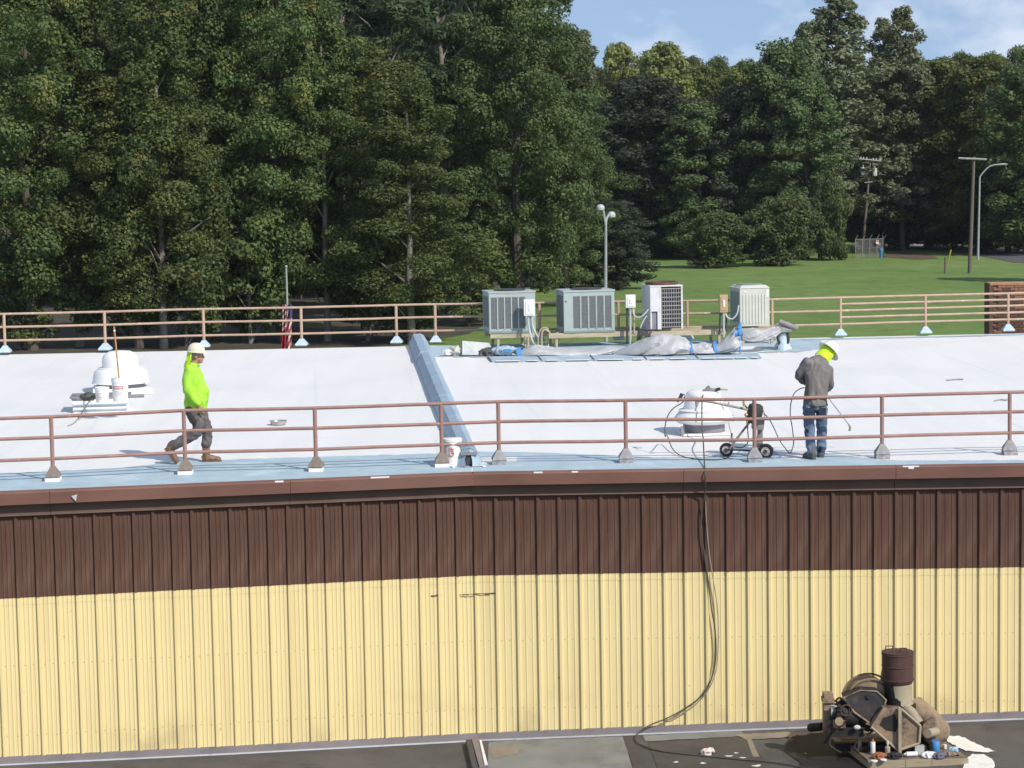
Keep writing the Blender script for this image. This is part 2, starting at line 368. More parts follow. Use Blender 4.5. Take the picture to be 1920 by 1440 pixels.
def leaf_mat(name, dark, light, yellow=None, yamt=0.0):
    mt, n, b = _mat(name)
    g = n.nodes.new('ShaderNodeNewGeometry')
    c = _mix(n, g.outputs['Random Per Island'], dark, light)
    z = _noise(n, 0.35, 3, 0.5)
    c = _mix(n, _ramp(n, z.outputs['Fac'], 0.40, 0.62, 0, 0.6), c, tuple(0.75 * x for x in dark))
    if yellow:
        z2 = _noise(n, 0.55, 2, 0.5)
        c = _mix(n, _ramp(n, z2.outputs['Fac'], 0.62 - yamt * 0.2, 0.72 - yamt * 0.2, 0, 0.8), c, yellow)
    oi = n.nodes.new('ShaderNodeObjectInfo')
    hs = n.nodes.new('ShaderNodeHueSaturation')
    n.links.new(_ramp(n, oi.outputs['Random'], 0, 1, 0.80, 1.20), hs.inputs['Value'])
    n.links.new(_ramp(n, oi.outputs['Random'], 0, 1, 0.485, 0.512), hs.inputs['Hue'])
    n.links.new(c, hs.inputs['Color'])
    n.links.new(hs.outputs[0], b.inputs['Base Color'])
    b.inputs['Roughness'].default_value = 0.6
    b.inputs['Specular IOR Level'].default_value = 0.25
    tr = n.nodes.new('ShaderNodeBsdfTranslucent')
    n.links.new(hs.outputs[0], tr.inputs['Color'])
    ms = n.nodes.new('ShaderNodeMixShader'); ms.inputs[0].default_value = 0.34
    o = n.nodes['Material Output']
    n.links.new(b.outputs[0], ms.inputs[1]); n.links.new(tr.outputs[0], ms.inputs[2]); n.links.new(ms.outputs[0], o.inputs['Surface'])
    return mt
M['leaf_green'] = leaf_mat('leaf_green', (0.071, 0.112, 0.038), (0.177, 0.221, 0.070), (0.234, 0.221, 0.063), 0.10)
M['leaf_lush'] = leaf_mat('leaf_lush', (0.081, 0.131, 0.051), (0.190, 0.252, 0.093))
M['leaf_deep'] = leaf_mat('leaf_deep', (0.066, 0.099, 0.037), (0.158, 0.190, 0.065))
M['leaf_olive'] = leaf_mat('leaf_olive', (0.087, 0.110, 0.032), (0.186, 0.213, 0.065), (0.236, 0.199, 0.059), 0.08)
M['leaf_yellow'] = leaf_mat('leaf_yellow', (0.18, 0.215, 0.066), (0.36, 0.40, 0.135))
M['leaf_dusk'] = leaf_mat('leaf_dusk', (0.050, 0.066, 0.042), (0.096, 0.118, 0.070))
M['leaf_pine'] = leaf_mat('leaf_pine', (0.052, 0.088, 0.042), (0.123, 0.167, 0.070))
M['leaf_pale'] = leaf_mat('leaf_pale', (0.138, 0.171, 0.093), (0.298, 0.328, 0.176))
M['bark'] = mat('bark', (0.10, 0.082, 0.066), 0.9, var=0.3, scale=4, stretch=(3, 3, 0.5), dirt=(0.15, 0.135, 0.115), dirt_scale=2)
M['bark_pale'] = mat('bark_pale', (0.20, 0.18, 0.15), 0.9, var=0.3, scale=4, stretch=(3, 3, 0.5), dirt=(0.12, 0.10, 0.08), dirt_scale=2)

# ------------------------------------------------------------------ mesh building
class MB:
    def __init__(s):
        s.v = []; s.f = []; s.m = []; s.mi = 0
    def add(s, vs, fs):
        o = len(s.v)
        s.v += [tuple(v) for v in vs]
        s.f += [tuple(i + o for i in f) for f in fs]
        s.m += [s.mi] * len(fs)
        return s
    def box(s, c, size, rot=None):
        c = Vector(c); h = [x / 2 for x in size]
        vs = [Vector((sx * h[0], sy * h[1], sz * h[2])) for sx in (-1, 1) for sy in (-1, 1) for sz in (-1, 1)]
        if rot is not None:
            mm = rot if isinstance(rot, Matrix) else Matrix.Rotation(rot, 3, 'Z')
            vs = [mm @ v for v in vs]
        return s.add([c + v for v in vs], [(0, 1, 3, 2), (4, 6, 7, 5), (0, 4, 5, 1), (2, 3, 7, 6), (0, 2, 6, 4), (1, 5, 7, 3)])
    def hexa(s, q0, q1):                  # two quads, bottom and top
        return s.add(list(q0) + list(q1), [(3, 2, 1, 0), (4, 5, 6, 7), (0, 1, 5, 4), (1, 2, 6, 5), (2, 3, 7, 6), (3, 0, 4, 7)])
    def rings(s, rings, close=False, caps=True):
        n = len(rings[0]); vs = [p for r in rings for p in r]; fs = []
        k = len(rings)
        for i in range(k if close else k - 1):
            a, b = i * n, ((i + 1) % k) * n
            for j in range(n):
                fs.append((a + j, a + (j + 1) % n, b + (j + 1) % n, b + j))
        if caps and not close:
            fs.append(tuple(range(n - 1, -1, -1))); fs.append(tuple((k - 1) * n + j for j in range(n)))
        return s.add(vs, fs)
    def tube(s, pts, r, n=8, caps=True, close=False):
        pts = [Vector(p) for p in pts]
        rr = r if isinstance(r, (list, tuple)) else [r] * len(pts)
        ref = None; rings = []
        for i, p in enumerate(pts):
            d = (pts[min(i + 1, len(pts) - 1)] - pts[max(i - 1, 0)])
            d = d.normalized() if d.length > 1e-9 else Vector((0, 0, 1))
            if ref is None:
                ref = Vector((0, 0, 1)) if abs(d.z) < 0.9 else Vector((0, 1, 0))
            a = d.cross(ref).normalized(); b = a.cross(d).normalized(); ref = b
            x = rr[i]; ra, rb = x if isinstance(x, (tuple, list)) else (x, x)
            rings.append([p + a * (ra * math.cos(2 * math.pi * j / n)) + b * (rb * math.sin(2 * math.pi * j / n)) for j in range(n)])
        return s.rings(rings, close, caps)
    def cyl(s, p0, p1, r0, r1=None, n=14):
        return s.tube([p0, p1], [r0, r0 if r1 is None else r1], n)
    def lathe(s, prof, n=24, c=(0, 0, 0), axis=None, caps=True):
        c = Vector(c)
        q = Vector(axis).to_track_quat('Z', 'Y') if axis is not None else None
        rings = []
        for r_, z in prof:
            ring = []
            for j in range(n):
                v = Vector((r_ * math.cos(2 * math.pi * j / n), r_ * math.sin(2 * math.pi * j / n), z))
                ring.append(c + (q @ v if q else v))
            rings.append(ring)
        return s.rings(rings, caps=caps)
    def prism(s, poly, vec):
        vec = Vector(vec); poly = [Vector(p) for p in poly]; n = len(poly)
        return s.add(poly + [p + vec for p in poly],
                     [tuple(range(n - 1, -1, -1)), tuple(range(n, 2 * n))] + [(i, (i + 1) % n, n + (i + 1) % n, n + i) for i in range(n)])
    def ball(s, c, r, n=12, k=8):
        c = Vector(c); r = (r, r, r) if not isinstance(r, (tuple, list)) else r
        rings = []
        for i in range(k + 1):
            t = math.pi * (0.02 + 0.96 * i / k)
            rings.append([c + Vector((r[0] * math.sin(t) * math.cos(2 * math.pi * j / n), r[1] * math.sin(t) * math.sin(2 * math.pi * j / n), -r[2] * math.cos(t))) for j in range(n)])
        return s.rings(rings)
    def mesh(s, name, mats, smooth=False):
        me = bpy.data.meshes.new(name)
        me.from_pydata(s.v, [], s.f)
        for x in (mats if isinstance(mats, (list, tuple)) else [mats]):
            me.materials.append(M[x] if isinstance(x, str) else x)
        if any(s.m): me.polygons.foreach_set('material_index', s.m)
        if smooth:
            me.polygons.foreach_set('use_smooth', [True] * len(me.polygons))
            try: me.set_sharp_from_angle(angle=R(40))
            except Exception: pass
        me.validate(); me.update()
        return me
def link(name, me, parent=None, loc=None):
    o = bpy.data.objects.new(name, me); COL.objects.link(o)
    if parent is not None: o.parent = parent
    if loc is not None: o.location = loc
    return o
def thing(name, label, cat, loc=(0, 0, 0), rotz=0.0, group=None):
    o = bpy.data.objects.new(name, None); o.empty_display_size = 0.2
    COL.objects.link(o); o.location = loc; o.rotation_euler = (0, 0, rotz)
    tag(o, label, cat, group); return o
def tag(o, label, cat, group=None):
    o['label'] = label; o['category'] = cat
    if group: o['group'] = group
    return o
def root_of(o):
    v = Vector((0, 0, 0))
    while o is not None: v += o.location; o = o.parent
    return v
def part(name, mb, mats, parent=None, smooth=False, world=False, label=None):
    if world and parent is not None:
        k = root_of(parent); mb.v = [(a - k.x, b - k.y, c - k.z) for a, b, c in mb.v]
    o = link(name, mb.mesh(name, mats, smooth), parent)
    if label: o['label'] = label
    return o
def struct(name, mb, mats, kind='structure'):
    o = link(name, mb.mesh(name, mats)); o['kind'] = kind; return o
def spline(pts, k=8):
    pts = [Vector(p) for p in pts]; out_ = []
    for i in range(len(pts) - 1):
        p0, p1, p2, p3 = pts[max(i - 1, 0)], pts[i], pts[i + 1], pts[min(i + 2, len(pts) - 1)]
        for j in range(k):
            t = j / k
            out_.append(0.5 * ((2 * p1) + (p2 - p0) * t + (2 * p0 - 5 * p1 + 4 * p2 - p3) * t * t + (3 * p1 - p0 - 3 * p2 + p3) * t ** 3))
    out_.append(pts[-1]); return out_
def fused(name, mb, mats, parent, voxel=0.012, smooth=3, wrinkle=0.0, wscale=9.0, stretch=(1, 1, 1), local=True):
    """overlapping closed shapes melted into one continuous skin"""
    tmp = bpy.data.objects.new('tmp', mb.mesh('tmp', mats)); COL.objects.link(tmp)
    r_ = tmp.modifiers.new('r', 'REMESH'); r_.mode = 'VOXEL'; r_.voxel_size = voxel; r_.use_smooth_shade = True
    if smooth:
        sm = tmp.modifiers.new('s', 'SMOOTH'); sm.iterations = smooth; sm.factor = 0.5
    dg = bpy.context.evaluated_depsgraph_get()
    me = bpy.data.meshes.new_from_object(tmp.evaluated_get(dg)); me.name = name
    bpy.data.objects.remove(tmp)
    if wrinkle:
        for v in me.vertices:
            q = Vector((v.co.x * stretch[0], v.co.y * stretch[1], v.co.z * stretch[2])) * wscale
            v.co += v.normal * wrinkle * (1 - 2 * abs(mnoise.noise(q)) * 1.6)
    me.polygons.foreach_set('use_smooth', [True] * len(me.polygons))
    if not me.materials:
        me.materials.append(M[mats] if isinstance(mats, str) else mats)
    me.update()
    return link(name, me, parent)
def lettering(name, text, size, mat_, parent, loc, rot, extrude=0.001):
    c = bpy.data.curves.new('t', 'FONT'); c.body = text; c.size = size; c.extrude = extrude; c.align_x = 'CENTER'; c.align_y = 'CENTER'
    t = bpy.data.objects.new('t', c); COL.objects.link(t)
    dg = bpy.context.evaluated_depsgraph_get()
    me = bpy.data.meshes.new_from_object(t.evaluated_get(dg)); bpy.data.objects.remove(t)
    me.materials.clear(); me.materials.append(M[mat_])
    o = link(name, me, parent, loc); o.rotation_euler = rot; return o
def copy_tree(o, parent=None):
    c = o.copy(); COL.objects.link(c)
    if parent is not None: c.parent = parent
    for ch in list(o.children): copy_tree(ch, c)
    return c

# ------------------------------------------------------------------ ground, road
g = MB()
g.add([(-900, -60, 0), (900, -60, 0), (900, 1600, 0), (-900, 1600, 0)], [(0, 1, 2, 3)])
struct('ground', g, 'lawn')
def ground_sheet(name, pix, z, mt, kind='structure'):
    b = MB(); b.add([P(x, y, z) for x, y in pix], [tuple(range(len(pix)))][::1]); return struct(name, b, mt, kind)
ground_sheet('forest_floor', [(-400, 690), (-400, 545), (0, 545), (200, 548), (420, 543), (560, 552), (700, 548), (860, 556), (905, 575), (925, 600), (880, 625), (800, 640), (700, 655), (300, 690)], 0.02, 'shaded_litter')  # litter, coloured dark to carry the canopy's shade over the grass
ground_sheet('road', [(2100, 492), (2100, 468), (1900, 466), (1760, 463), (1640, 463.5), (1640, 466.5), (1740, 468), (1830, 478), (1900, 492)], 0.03, 'asphalt')
ground_sheet('path', [(1600, 459.5), (1660, 458), (1760, 458), (1850, 453), (1850, 457.0), (1760, 462.2), (1660, 462.6), (1600, 463)], 0.04, 'concrete')
ground_sheet('soil', [(1655, 482), (1665, 474), (1700, 472), (1740, 476), (1760, 484), (1720, 487), (1690, 485)], 0.02, 'soil')

# ------------------------------------------------------------------ the two buildings
def lerp(a, b, t): return a + (b - a) * t
def build_building(label, A, B, A2, B2, mod, n_first, depths, flash_depths, right):
    """A-B eave, A2-B2 back edge; depths: wall foot below the eave at A and B"""
    bld = thing('metal_building', label, 'building', (A + B) / 2 - Vector((0, 0, ZE)))
    nx, ny = 60, 40
    vs, fs = [], []
    for j in range(ny + 1):
        for i in range(nx + 1):
            p = lerp(lerp(A, B, i / nx), lerp(A2, B2, i / nx), j / ny)
            vs.append((p.x, p.y, zr(p.x, p.y) + 0.010 * mnoise.noise(Vector((p.x * 0.6, p.y * 0.6, 3))) * (0 < j < ny)))
    for j in range(ny):
        for i in range(nx):
            a = j * (nx + 1) + i; fs.append((a, a + 1, a + nx + 2, a + nx + 1))
    roof = part('roof', MB().add(vs, fs), 'roof_white', bld, world=True, smooth=True)
    d = (B - A).normalized(); nrm_ = Vector((d.y, -d.x, 0))           # out of the wall, towards the camera
    # back wall
    bw = MB(); dd = (A2 - B2).normalized()
    bw.prism([Vector((A2.x, A2.y - 0.05, 0)), Vector((B2.x, B2.y - 0.05, 0)), Vector((B2.x, B2.y - 0.05, ZB - 0.02)), Vector((A2.x, A2.y - 0.05, ZB - 0.02))], (0, -0.2, 0))
    part('back_wall', bw, 'wall_yellow', bld, world=True)
    # gutter band (sunlit) and recessed fascia under it
    Lw = (B - A).length
    lens = []
    x = 0.0
    while x < Lw - 1e-6:
        w = 3.05 if right else 3.35
        lens.append((x, min(x + w, Lw))); x += w
    for x0, x1 in lens:
        g_ = MB(); a = A + d * (x0 + 0.003); b = A + d * (x1 - 0.003)
        wob = [rnd.uniform(-0.004, 0.004) for _ in range(4)]
        sec = [(-0.02, 0.012), (0.195, 0.012), (0.215, 0.0 + wob[0]), (0.190, -0.165), (0.175, -0.168), (-0.02, -0.168)]
        g_.rings([[p + nrm_ * (q[0]) + Vector((0, 0, q[1])) for q in sec] for p in (a, b)])
        part('gutter_band', g_, 'fascia_red', bld, world=True)
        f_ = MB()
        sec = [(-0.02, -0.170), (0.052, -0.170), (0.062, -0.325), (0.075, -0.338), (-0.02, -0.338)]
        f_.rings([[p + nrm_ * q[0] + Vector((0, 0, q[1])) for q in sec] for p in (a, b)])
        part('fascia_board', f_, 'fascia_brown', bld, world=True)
    # ribbed wall panels, one object for each rib bay
    def panel_mesh(name, w, h, mt, minor, lap):
        rw, rd = 0.062, 0.034
        prof = [(0, 0), (0.010, rd), (rw - 0.018, rd), (rw, 0)]
        for k in range(minor):
            c = rw + (w - rw) * (k + 0.75) / (minor + 0.5)
            prof += [(c - 0.013, 0), (c - 0.006, 0.007), (c + 0.006, 0.007), (c + 0.013, 0)]
        prof.append((w, 0))
        pm = MB(); lv = [(0, 0)] + ([(h - 0.10, 0), (h - 0.10, 0.004)] if lap else []) + [(h, 0.004 if lap else 0)]
        n = len(prof)
        for z, o in lv: pm.v += [(px_, -(py_ + o), z) for px_, py_ in prof]
        for k in range(len(lv) - 1):
            for i in range(n - 1):
                pm.f.append((k * n + i, k * n + i + 1, (k + 1) * n + i + 1, (k + 1) * n + i)); pm.m.append(0)
        return pm.mesh(name, mt)
    deep = 3.95
    minor = 3 if not right else 2
    my = panel_mesh('yellow_panel', mod, deep - 1.51, 'wall_yellow', minor, True)
    mb_ = panel_mesh('brown_panel', mod, 1.51 - 0.338 + 0.14, 'wall_brown', minor, False)
    n = int(Lw / mod)
    start = (Lw - n * mod) if not right else 0.0
    ang = math.atan2(d.y, d.x)
    base = bld.location
    for i in range(n):
        p = A + d * (start + i * mod)
        for nm, me, zz, off in (('yellow_panel', my, ZE - deep, -0.002), ('brown_panel', mb_, ZE - 1.51, 0.006)):
            q = p + nrm_ * (off + rnd.uniform(-0.0012, 0.0012))
            o = link(nm, me, bld, (q.x - base.x, q.y - base.y, zz))
            o.rotation_euler = (0, 0, ang)
    # flashing at the foot of the wall
    for i in range(len(depths) - 1):
        (ta, da), (tb, db) = depths[i], depths[i + 1]
        a, b = lerp(A, B, ta), lerp(A, B, tb)
        fl = MB()
        sa = [(-0.02, -da + 0.0), (0.045, -da), (0.060, -da - 0.085), (-0.02, -da - 0.085)]
        sb = [(-0.02, -db + 0.0), (0.045, -db), (0.060, -db - 0.085), (-0.02, -db - 0.085)]
        fl.rings([[p + nrm_ * q[0] + Vector((0, 0, q[1])) for q in s_] for p, s_ in ((a, sa), (b, sb))])
        part('base_flashing', fl, 'base_flash', bld, world=True)
        ms = MB()
        s2 = [(0.050, -0.087), (0.080, -0.089), (0.084, -0.108), (0.050, -0.108)]
        ms.rings([[p + nrm_ * q[0] + Vector((0, 0, q[1] - e)) for q in s2] for p, e in ((a, da), (b, db))])
        part('termination_bar', ms, 'metal_strip', bld, world=True)
    return bld, roof, d, nrm_
def foot(px, py, A, B):
    """depth below the eave where the pixel ray meets the wall plane"""
    d = (B - A); n_ = Vector((d.y, -d.x, 0)).normalized(); r_ = ray(px, py)
    t = (A - CAM).dot(n_) / r_.dot(n_); p = CAM + r_ * t
    return ((p - A).dot(d) / d.length_squared, ZE - p.z, p)
lf = [foot(0, 1418, FL, FJ), foot(440, 1398, FL, FJ), foot(885, 1374.5, FL, FJ)]
rf = [foot(890, 1374, FJ, FR), foot(1400, 1353.5, FJ, FR), foot(1920, 1333, FJ, FR)]
ld = [(0.0, lf[0][1] - (lf[2][1] - lf[0][1]) * 0.9), (lf[1][0], lf[1][1]), (1.0, lf[2][1])]
rd_ = [(0.0, rf[0][1]), (rf[1][0], rf[1][1]), (1.0, rf[2][1] + (rf[2][1] - rf[1][1]) * 1.4)]
bld_l, roof_l, dl, nl = build_building('long metal building with white roof and narrow ribs, under the walking worker', FL, FJ, BL, BJ, 0.2715, 0, ld, None, False)
bld_r, roof_r, dr, nr = build_building('long metal building with white roof and wide ribs, carrying the condensers', FJ, FR, BJ, BR, 0.3050, 0, rd_, None, True)

# grey base coat left bare along the eave, with a ragged edge
def strip_on_roof(name, upper, lower, mt, parent, dz=0.006, steps=160, rag=0.6, rag_lo=0.0, seed=1):
    def yat(pl, x):
        for i in range(len(pl) - 1):
            if pl[i][0] <= x <= pl[i + 1][0]:
                t = (x - pl[i][0]) / (pl[i + 1][0] - pl[i][0]); return pl[i][1] + (pl[i + 1][1] - pl[i][1]) * t
        return pl[-1][1]
    x0, x1 = upper[0][0], upper[-1][0]
    vs, fs = [], []
    for i in range(steps + 1):
        x = x0 + (x1 - x0) * i / steps
        nz_ = mnoise.noise(Vector((x * 0.045, seed, 0))) + 0.6 * mnoise.noise(Vector((x * 0.16, seed, 4)))
        nz2 = mnoise.noise(Vector((x * 0.06, seed, 9))) + 0.8 * mnoise.noise(Vector((x * 0.2, seed, 14)))
        ya, yb = yat(upper, x) + rag * 2.0 * nz_, yat(lower, x) + rag_lo * 2.0 * nz2
        for k in range(5):
            vs.append(RF(x, ya + (yb - ya) * k / 4, dz))
    for i in range(steps):
        for k in range(4):
            a = i * 5 + k; fs.append((a, a + 1, a + 6, a + 5))
    return part(name, MB().add(vs, fs), mt, parent, world=True)
eaveL = [(-400, 938.2), (0, 922), (440, 904.2), (884, 885.6)]
eaveR = [(887, 885.6), (1400, 877.5), (1920, 869.2), (2200, 864.8)]
strip_on_roof('grey_coating', [(-400, 904), (0, 888), (200, 881), (330, 866), (500, 860), (700, 854), (884, 849)], eaveL, 'roof_grey', roof_l, rag_lo=0.35, seed=2)
strip_on_roof('grey_coating', [(887, 847), (1010, 849), (1180, 856), (1290, 862), (1440, 842), (1530, 848), (1600, 857), (1680, 864), (2200, 862)], eaveR, 'roof_grey', roof_r, rag_lo=0.35, seed=5)
strip_on_roof('grey_coating', [(806, 650), (840, 648), (930, 646), (1500, 636), (1540, 637)], [(806, 668), (840, 669), (930, 672), (1500, 660), (1540, 654)], 'roof_grey', roof_r, rag=0.3, rag_lo=0.8, seed=8)
strip_on_roof('grey_coating', [(1500, 636), (1700, 632), (1990, 624.2)], [(1500, 638.5), (1700, 634), (1990, 626.5)], 'roof_grey', roof_r, rag=0.05, rag_lo=0.3, seed=9)
dr = MB(); rgd = random.Random(3)
for (A_, B_, n_) in ((FL, FJ, 1), (FJ, FR, 1)):
    dd_ = (B_ - A_); nn_ = Vector((dd_.y, -dd_.x, 0)).normalized(); ln_ = dd_.length; dd_ = dd_.normalized(); x_ = 0.1
    while x_ < ln_ - 0.6:
        w_ = rgd.uniform(0.05, 0.30)
        if rgd.random() < 0.13:
            a_ = A_ + dd_ * x_ + nn_ * 0.20; b_ = a_ + dd_ * w_
            dr.hexa([a_ + nn_ * 0.008, b_ + nn_ * 0.008, b_ - nn_ * 0.04, a_ - nn_ * 0.04], [v + Vector((0, 0, 0.019)) for v in (a_ + nn_ * 0.008, b_ + nn_ * 0.008, b_ - nn_ * 0.04, a_ - nn_ * 0.04)])
            if rgd.random() < 0.35:
                c_ = a_ + dd_ * w_ * 0.5 + nn_ * 0.014
                dr.box(c_ - Vector((0, 0, rgd.uniform(0.0, 0.012))), (rgd.uniform(0.03, 0.08), 0.012, rgd.uniform(0.02, 0.045)), math.atan2(dd_.y, dd_.x))
        x_ += w_ + rgd.uniform(0.0, 0.5)
o = part('paint_drip', dr, 'white_coat', bld_r, world=True); o['kind'] = 'stuff'
# membrane seams on the white coat
for k, xs in enumerate((-40, 120, 300, 470, 640)):
    pass

# ------------------------------------------------------------------ expansion joint cover between the roofs
jc = thing('expansion_joint', 'blue grey ridge cover running up between the two white roofs', 'roof joint', RF(884, 872))
def joint_section(t0, t1, prof, name, n=10):
    jr = []
    for i in range(n + 1):
        t = t0 + (t1 - t0) * i / n
        p = FJ + (BJ - FJ) * t; p = Vector((p.x, p.y, zr(p.x, p.y)))
        ax = (BJ - FJ).normalized(); sd_ = Vector((ax.y, -ax.x, 0))
        w = 1 + 0.05 * mnoise.noise(Vector((t * 25, 1, 2)))
        jr.append([p + sd_ * a * w + Vector((0, 0, b * w)) for a, b in prof])
    part(name, MB().rings(jr), 'joint_grey', jc, world=True)
profA = [(-0.20, 0.002), (-0.155, 0.12), (-0.10, 0.22), (0.03, 0.25), (0.10, 0.21), (0.17, 0.11), (0.20, 0.002)]
profB = [(-0.225, 0.004), (-0.18, 0.14), (-0.12, 0.26), (0.03, 0.285), (0.12, 0.24), (0.19, 0.12), (0.225, 0.004)]
joint_section(0.035, 0.40, profA, 'cover_sheet')
joint_section(0.395, 0.80, [(a * 1.06, b * 1.06) for a, b in profA], 'cover_sheet')
joint_section(0.795, 1.005, profB, 'cover_sheet')
e0 = FJ + (BJ - FJ) * 0.036; e0 = Vector((e0.x, e0.y, zr(e0.x, e0.y)))
ec = MB()
ec.add([e0 + Vector(v) for v in ((-0.215, 0.0, 0.0), (-0.125, -0.02, 0.215), (-0.02, -0.05, 0.235), (-0.06, -0.10, 0.10), (-0.035, -0.26, 0.012), (-0.16, -0.18, 0.010))], [(0, 1, 2, 3), (0, 3, 4, 5)])
ec.add([e0 + Vector(v) for v in ((0.205, 0.0, 0.0), (0.115, -0.02, 0.205), (0.01, -0.05, 0.235), (0.05, -0.09, 0.10), (0.055, -0.24, 0.012), (0.17, -0.17, 0.010))], [(3, 2, 1, 0), (5, 4, 3, 0)])
part('end_gap', MB().add([e0 + Vector(v) for v in ((-0.06, -0.07, 0.0), (-0.03, -0.045, 0.2), (0.02, -0.045, 0.2), (0.06, -0.07, 0.0))], [(3, 2, 1, 0)]), 'pvc_dark', jc, world=True)
part('strap', MB().hexa([e0 + Vector(v) for v in ((-0.12, -0.085, 0.165), (0.13, -0.085, 0.165), (0.13, -0.03, 0.175), (-0.12, -0.03, 0.175))], [e0 + Vector(v) for v in ((-0.11, -0.08, 0.20), (0.12, -0.08, 0.20), (0.12, -0.03, 0.21), (-0.11, -0.03, 0.21))]), 'board_grey', jc, world=True)
part('end_cap', ec, 'joint_grey', jc, world=True)
fb = MB()
for a, b in ((-0.25, 0.10), (0.20, 0.12)):
    q = e0 + Vector((a, -0.1, 0.012)); fb.tube([q, q + Vector((0.03, -0.15, 0.0))], [(0.05, 0.01), (0.02, 0.008)], 8)
part('white_drip', fb, 'white_coat', jc, world=True)

# ------------------------------------------------------------------ railings
def railing(label, posts, levels, rpost, rrail, mrail, hood, xs_ext, gapless=True, extra=None, h=0.93, group=None, block=True, hs=1.0):
    pts = [RF(x, y) for x, y in posts]
    base = pts[len(pts) // 2]
    t = thing('guard_railing', label, 'railing', base, group=group)
    first = None
    for i, p in enumerate(pts):
        loc = p - base
        hd = hood(i, posts[i][0])
        po = MB().cyl((0, 0, 0.10), (0, 0, h - 0.005), rpost, n=10)
        o = part('post', po, mrail, t, smooth=True); o.location = loc
        s_ = 0.125 * hs
        hm = MB()
        prof = [(s_ * 0.88, 0.055), (s_, 0.075), (s_ * 0.93, 0.105), (s_ * 0.52, 0.175), (s_ * 0.32, 0.215)]
        rings = [[Vector((a * sx, a * sy, z)) for sx, sy in ((-1, -1), (1, -1), (1, 1), (-1, 1))] for a, z in prof]
        hm.rings(rings)
        ho = part('post_hood', hm, hd, o)
        ho.rotation_euler = (0, 0, rnd.uniform(-0.12, 0.12))
        if block:
            part('base_block', MB().box((0, 0, 0.026), (s_ * 1.9, s_ * 1.9, 0.058)), 'white_coat' if 'grey' not in hd else 'hood_grey', o)
    # rails follow the posts
    def line(z, a, b, ext0, ext1):
        ps = [pts[k] + Vector((0, 0, z + rnd.uniform(-0.004, 0.004))) for k in range(a, b + 1)]
        if ext0: ps = [ps[0] + (ps[0] - ps[1]) * ext0] + ps
        if ext1: ps = ps + [ps[-1] + (ps[-1] - ps[-2]) * ext1]
        full = []
        for k in range(len(ps) - 1):
            for q in range(4):
                s = ps[k].lerp(ps[k + 1], q / 4)
                if q: s = s + Vector((0, 0, 0.006 * mnoise.noise(s * 0.9)))
                full.append(s)
        full.append(ps[-1])
        part('rail', MB().tube(full, rrail, 10), mrail, t, smooth=True, world=True)
    for z in levels: line(z, 0, len(pts) - 1, xs_ext[0], xs_ext[1])
    for (z, a, b) in (extra or []): line(z, a, b, 0, xs_ext[1])
    return t, pts
FLV = (0.93, 0.635, 0.325)
fposts = [(-395, 921), (-148, 911.5), (100, 902), (348, 889), (593, 883.5), (829, 875), (936, 870.5), (1174, 867.5), (1415, 866), (1654, 859), (1893, 852.0), (2133, 848.2)]
front_rail, FP = railing('reddish brown three bar pipe railing along the front eave', fposts, FLV, 0.030, 0.0255, 'rail_front',
                     lambda i, x: 'hood_tan' if x < 900 else ('hood_grey'), (0.2, 0.5), hs=0.86)
bposts = [(-170, 668.5), (10, 665.5), (198, 661), (383, 655.5), (566, 652.5), (744, 648), (817, 646.5), (1012, 644), (1160, 641.5), (1289, 640), (1448, 637.5), (1576, 634), (1735, 629.5), (1890, 625)]
back_rail, BP = railing('sun bleached tan pipe railing along the back edge, behind the condensers', bposts, FLV, 0.034, 0.0265, 'rail_back',
                    lambda i, x: 'hood_blue', (0.2, 0.7), extra=[(0.785, 11, 13), (0.48, 11, 13)], block=False, hs=1.1)

# ------------------------------------------------------------------ rooftop fan, domed (left)
pf = RF(227, 735)
sc = scale_at(pf)
fl_ = thing('roof_fan', 'white two tier domed exhaust fan with paint pails set before it', 'exhaust fan', pf, R(9))
part('curb', MB().box((0.0, 0.05, 0.05), (1.04, 0.94, 0.10)).box((0.0, 0.05, 0.008), (1.25, 1.15, 0.02)), 'white_coat', fl_)
part('fan_neck', MB().lathe([(0.46, 0.095), (0.46, 0.24)], 28, (0, 0.05, 0)), 'board_grey', fl_, smooth=True)
part('lower_hood', MB().lathe([(0.545, 0.195), (0.558, 0.182), (0.535, 0.225), (0.520, 0.33), (0.490, 0.405), (0.445, 0.448), (0.400, 0.462)], 44, (0, 0.05, 0)), 'white_coat', fl_, smooth=True)
part('upper_dome', MB().lathe([(0.428, 0.452), (0.424, 0.474), (0.346, 0.480), (0.344, 0.60), (0.328, 0.685), (0.285, 0.745), (0.20, 0.785), (0.09, 0.797), (0.01, 0.798)], 44, (0, 0.05, 0)), 'white_coat', fl_, smooth=True)

# low white curb box in front of the fan, with a grey board on top
pb = RF(193, 772)
vb = thing('curb_box', 'low white coated roof curb in front of the domed fan', 'roof curb', pb, R(7))
part('curb', MB().hexa([Vector(p) for p in ((-0.52, -0.10, 0), (0.43, -0.10, 0), (0.43, 0.62, 0), (-0.52, 0.62, 0))],
                       [Vector(p) for p in ((-0.52, -0.06, 0.26), (0.43, -0.06, 0.26), (0.43, 0.58, 0.26), (-0.52, 0.58, 0.26))]), 'white_coat', vb)
part('curb_flange', MB().box((-0.045, -0.11, 0.05), (0.96, 0.03, 0.02)).box((-0.045, -0.105, 0.14), (0.96, 0.03, 0.02)), 'joint_grey', vb)
gb = MB().box((0, 0, 0.012), (1.06, 0.74, 0.024))
bo = part('grey_board', gb, 'board_grey'); bo.location = pb + Vector((-0.045 - 0.03, 0.27, 0.262)); bo.rotation_euler = (0, 0, R(7))
tag(bo, 'flat grey board laid over the low curb under the pails', 'board')
topz = pb.z + 0.287
def at_top(px, py, z=None):
    return P(px, py, z if z is not None else topz)
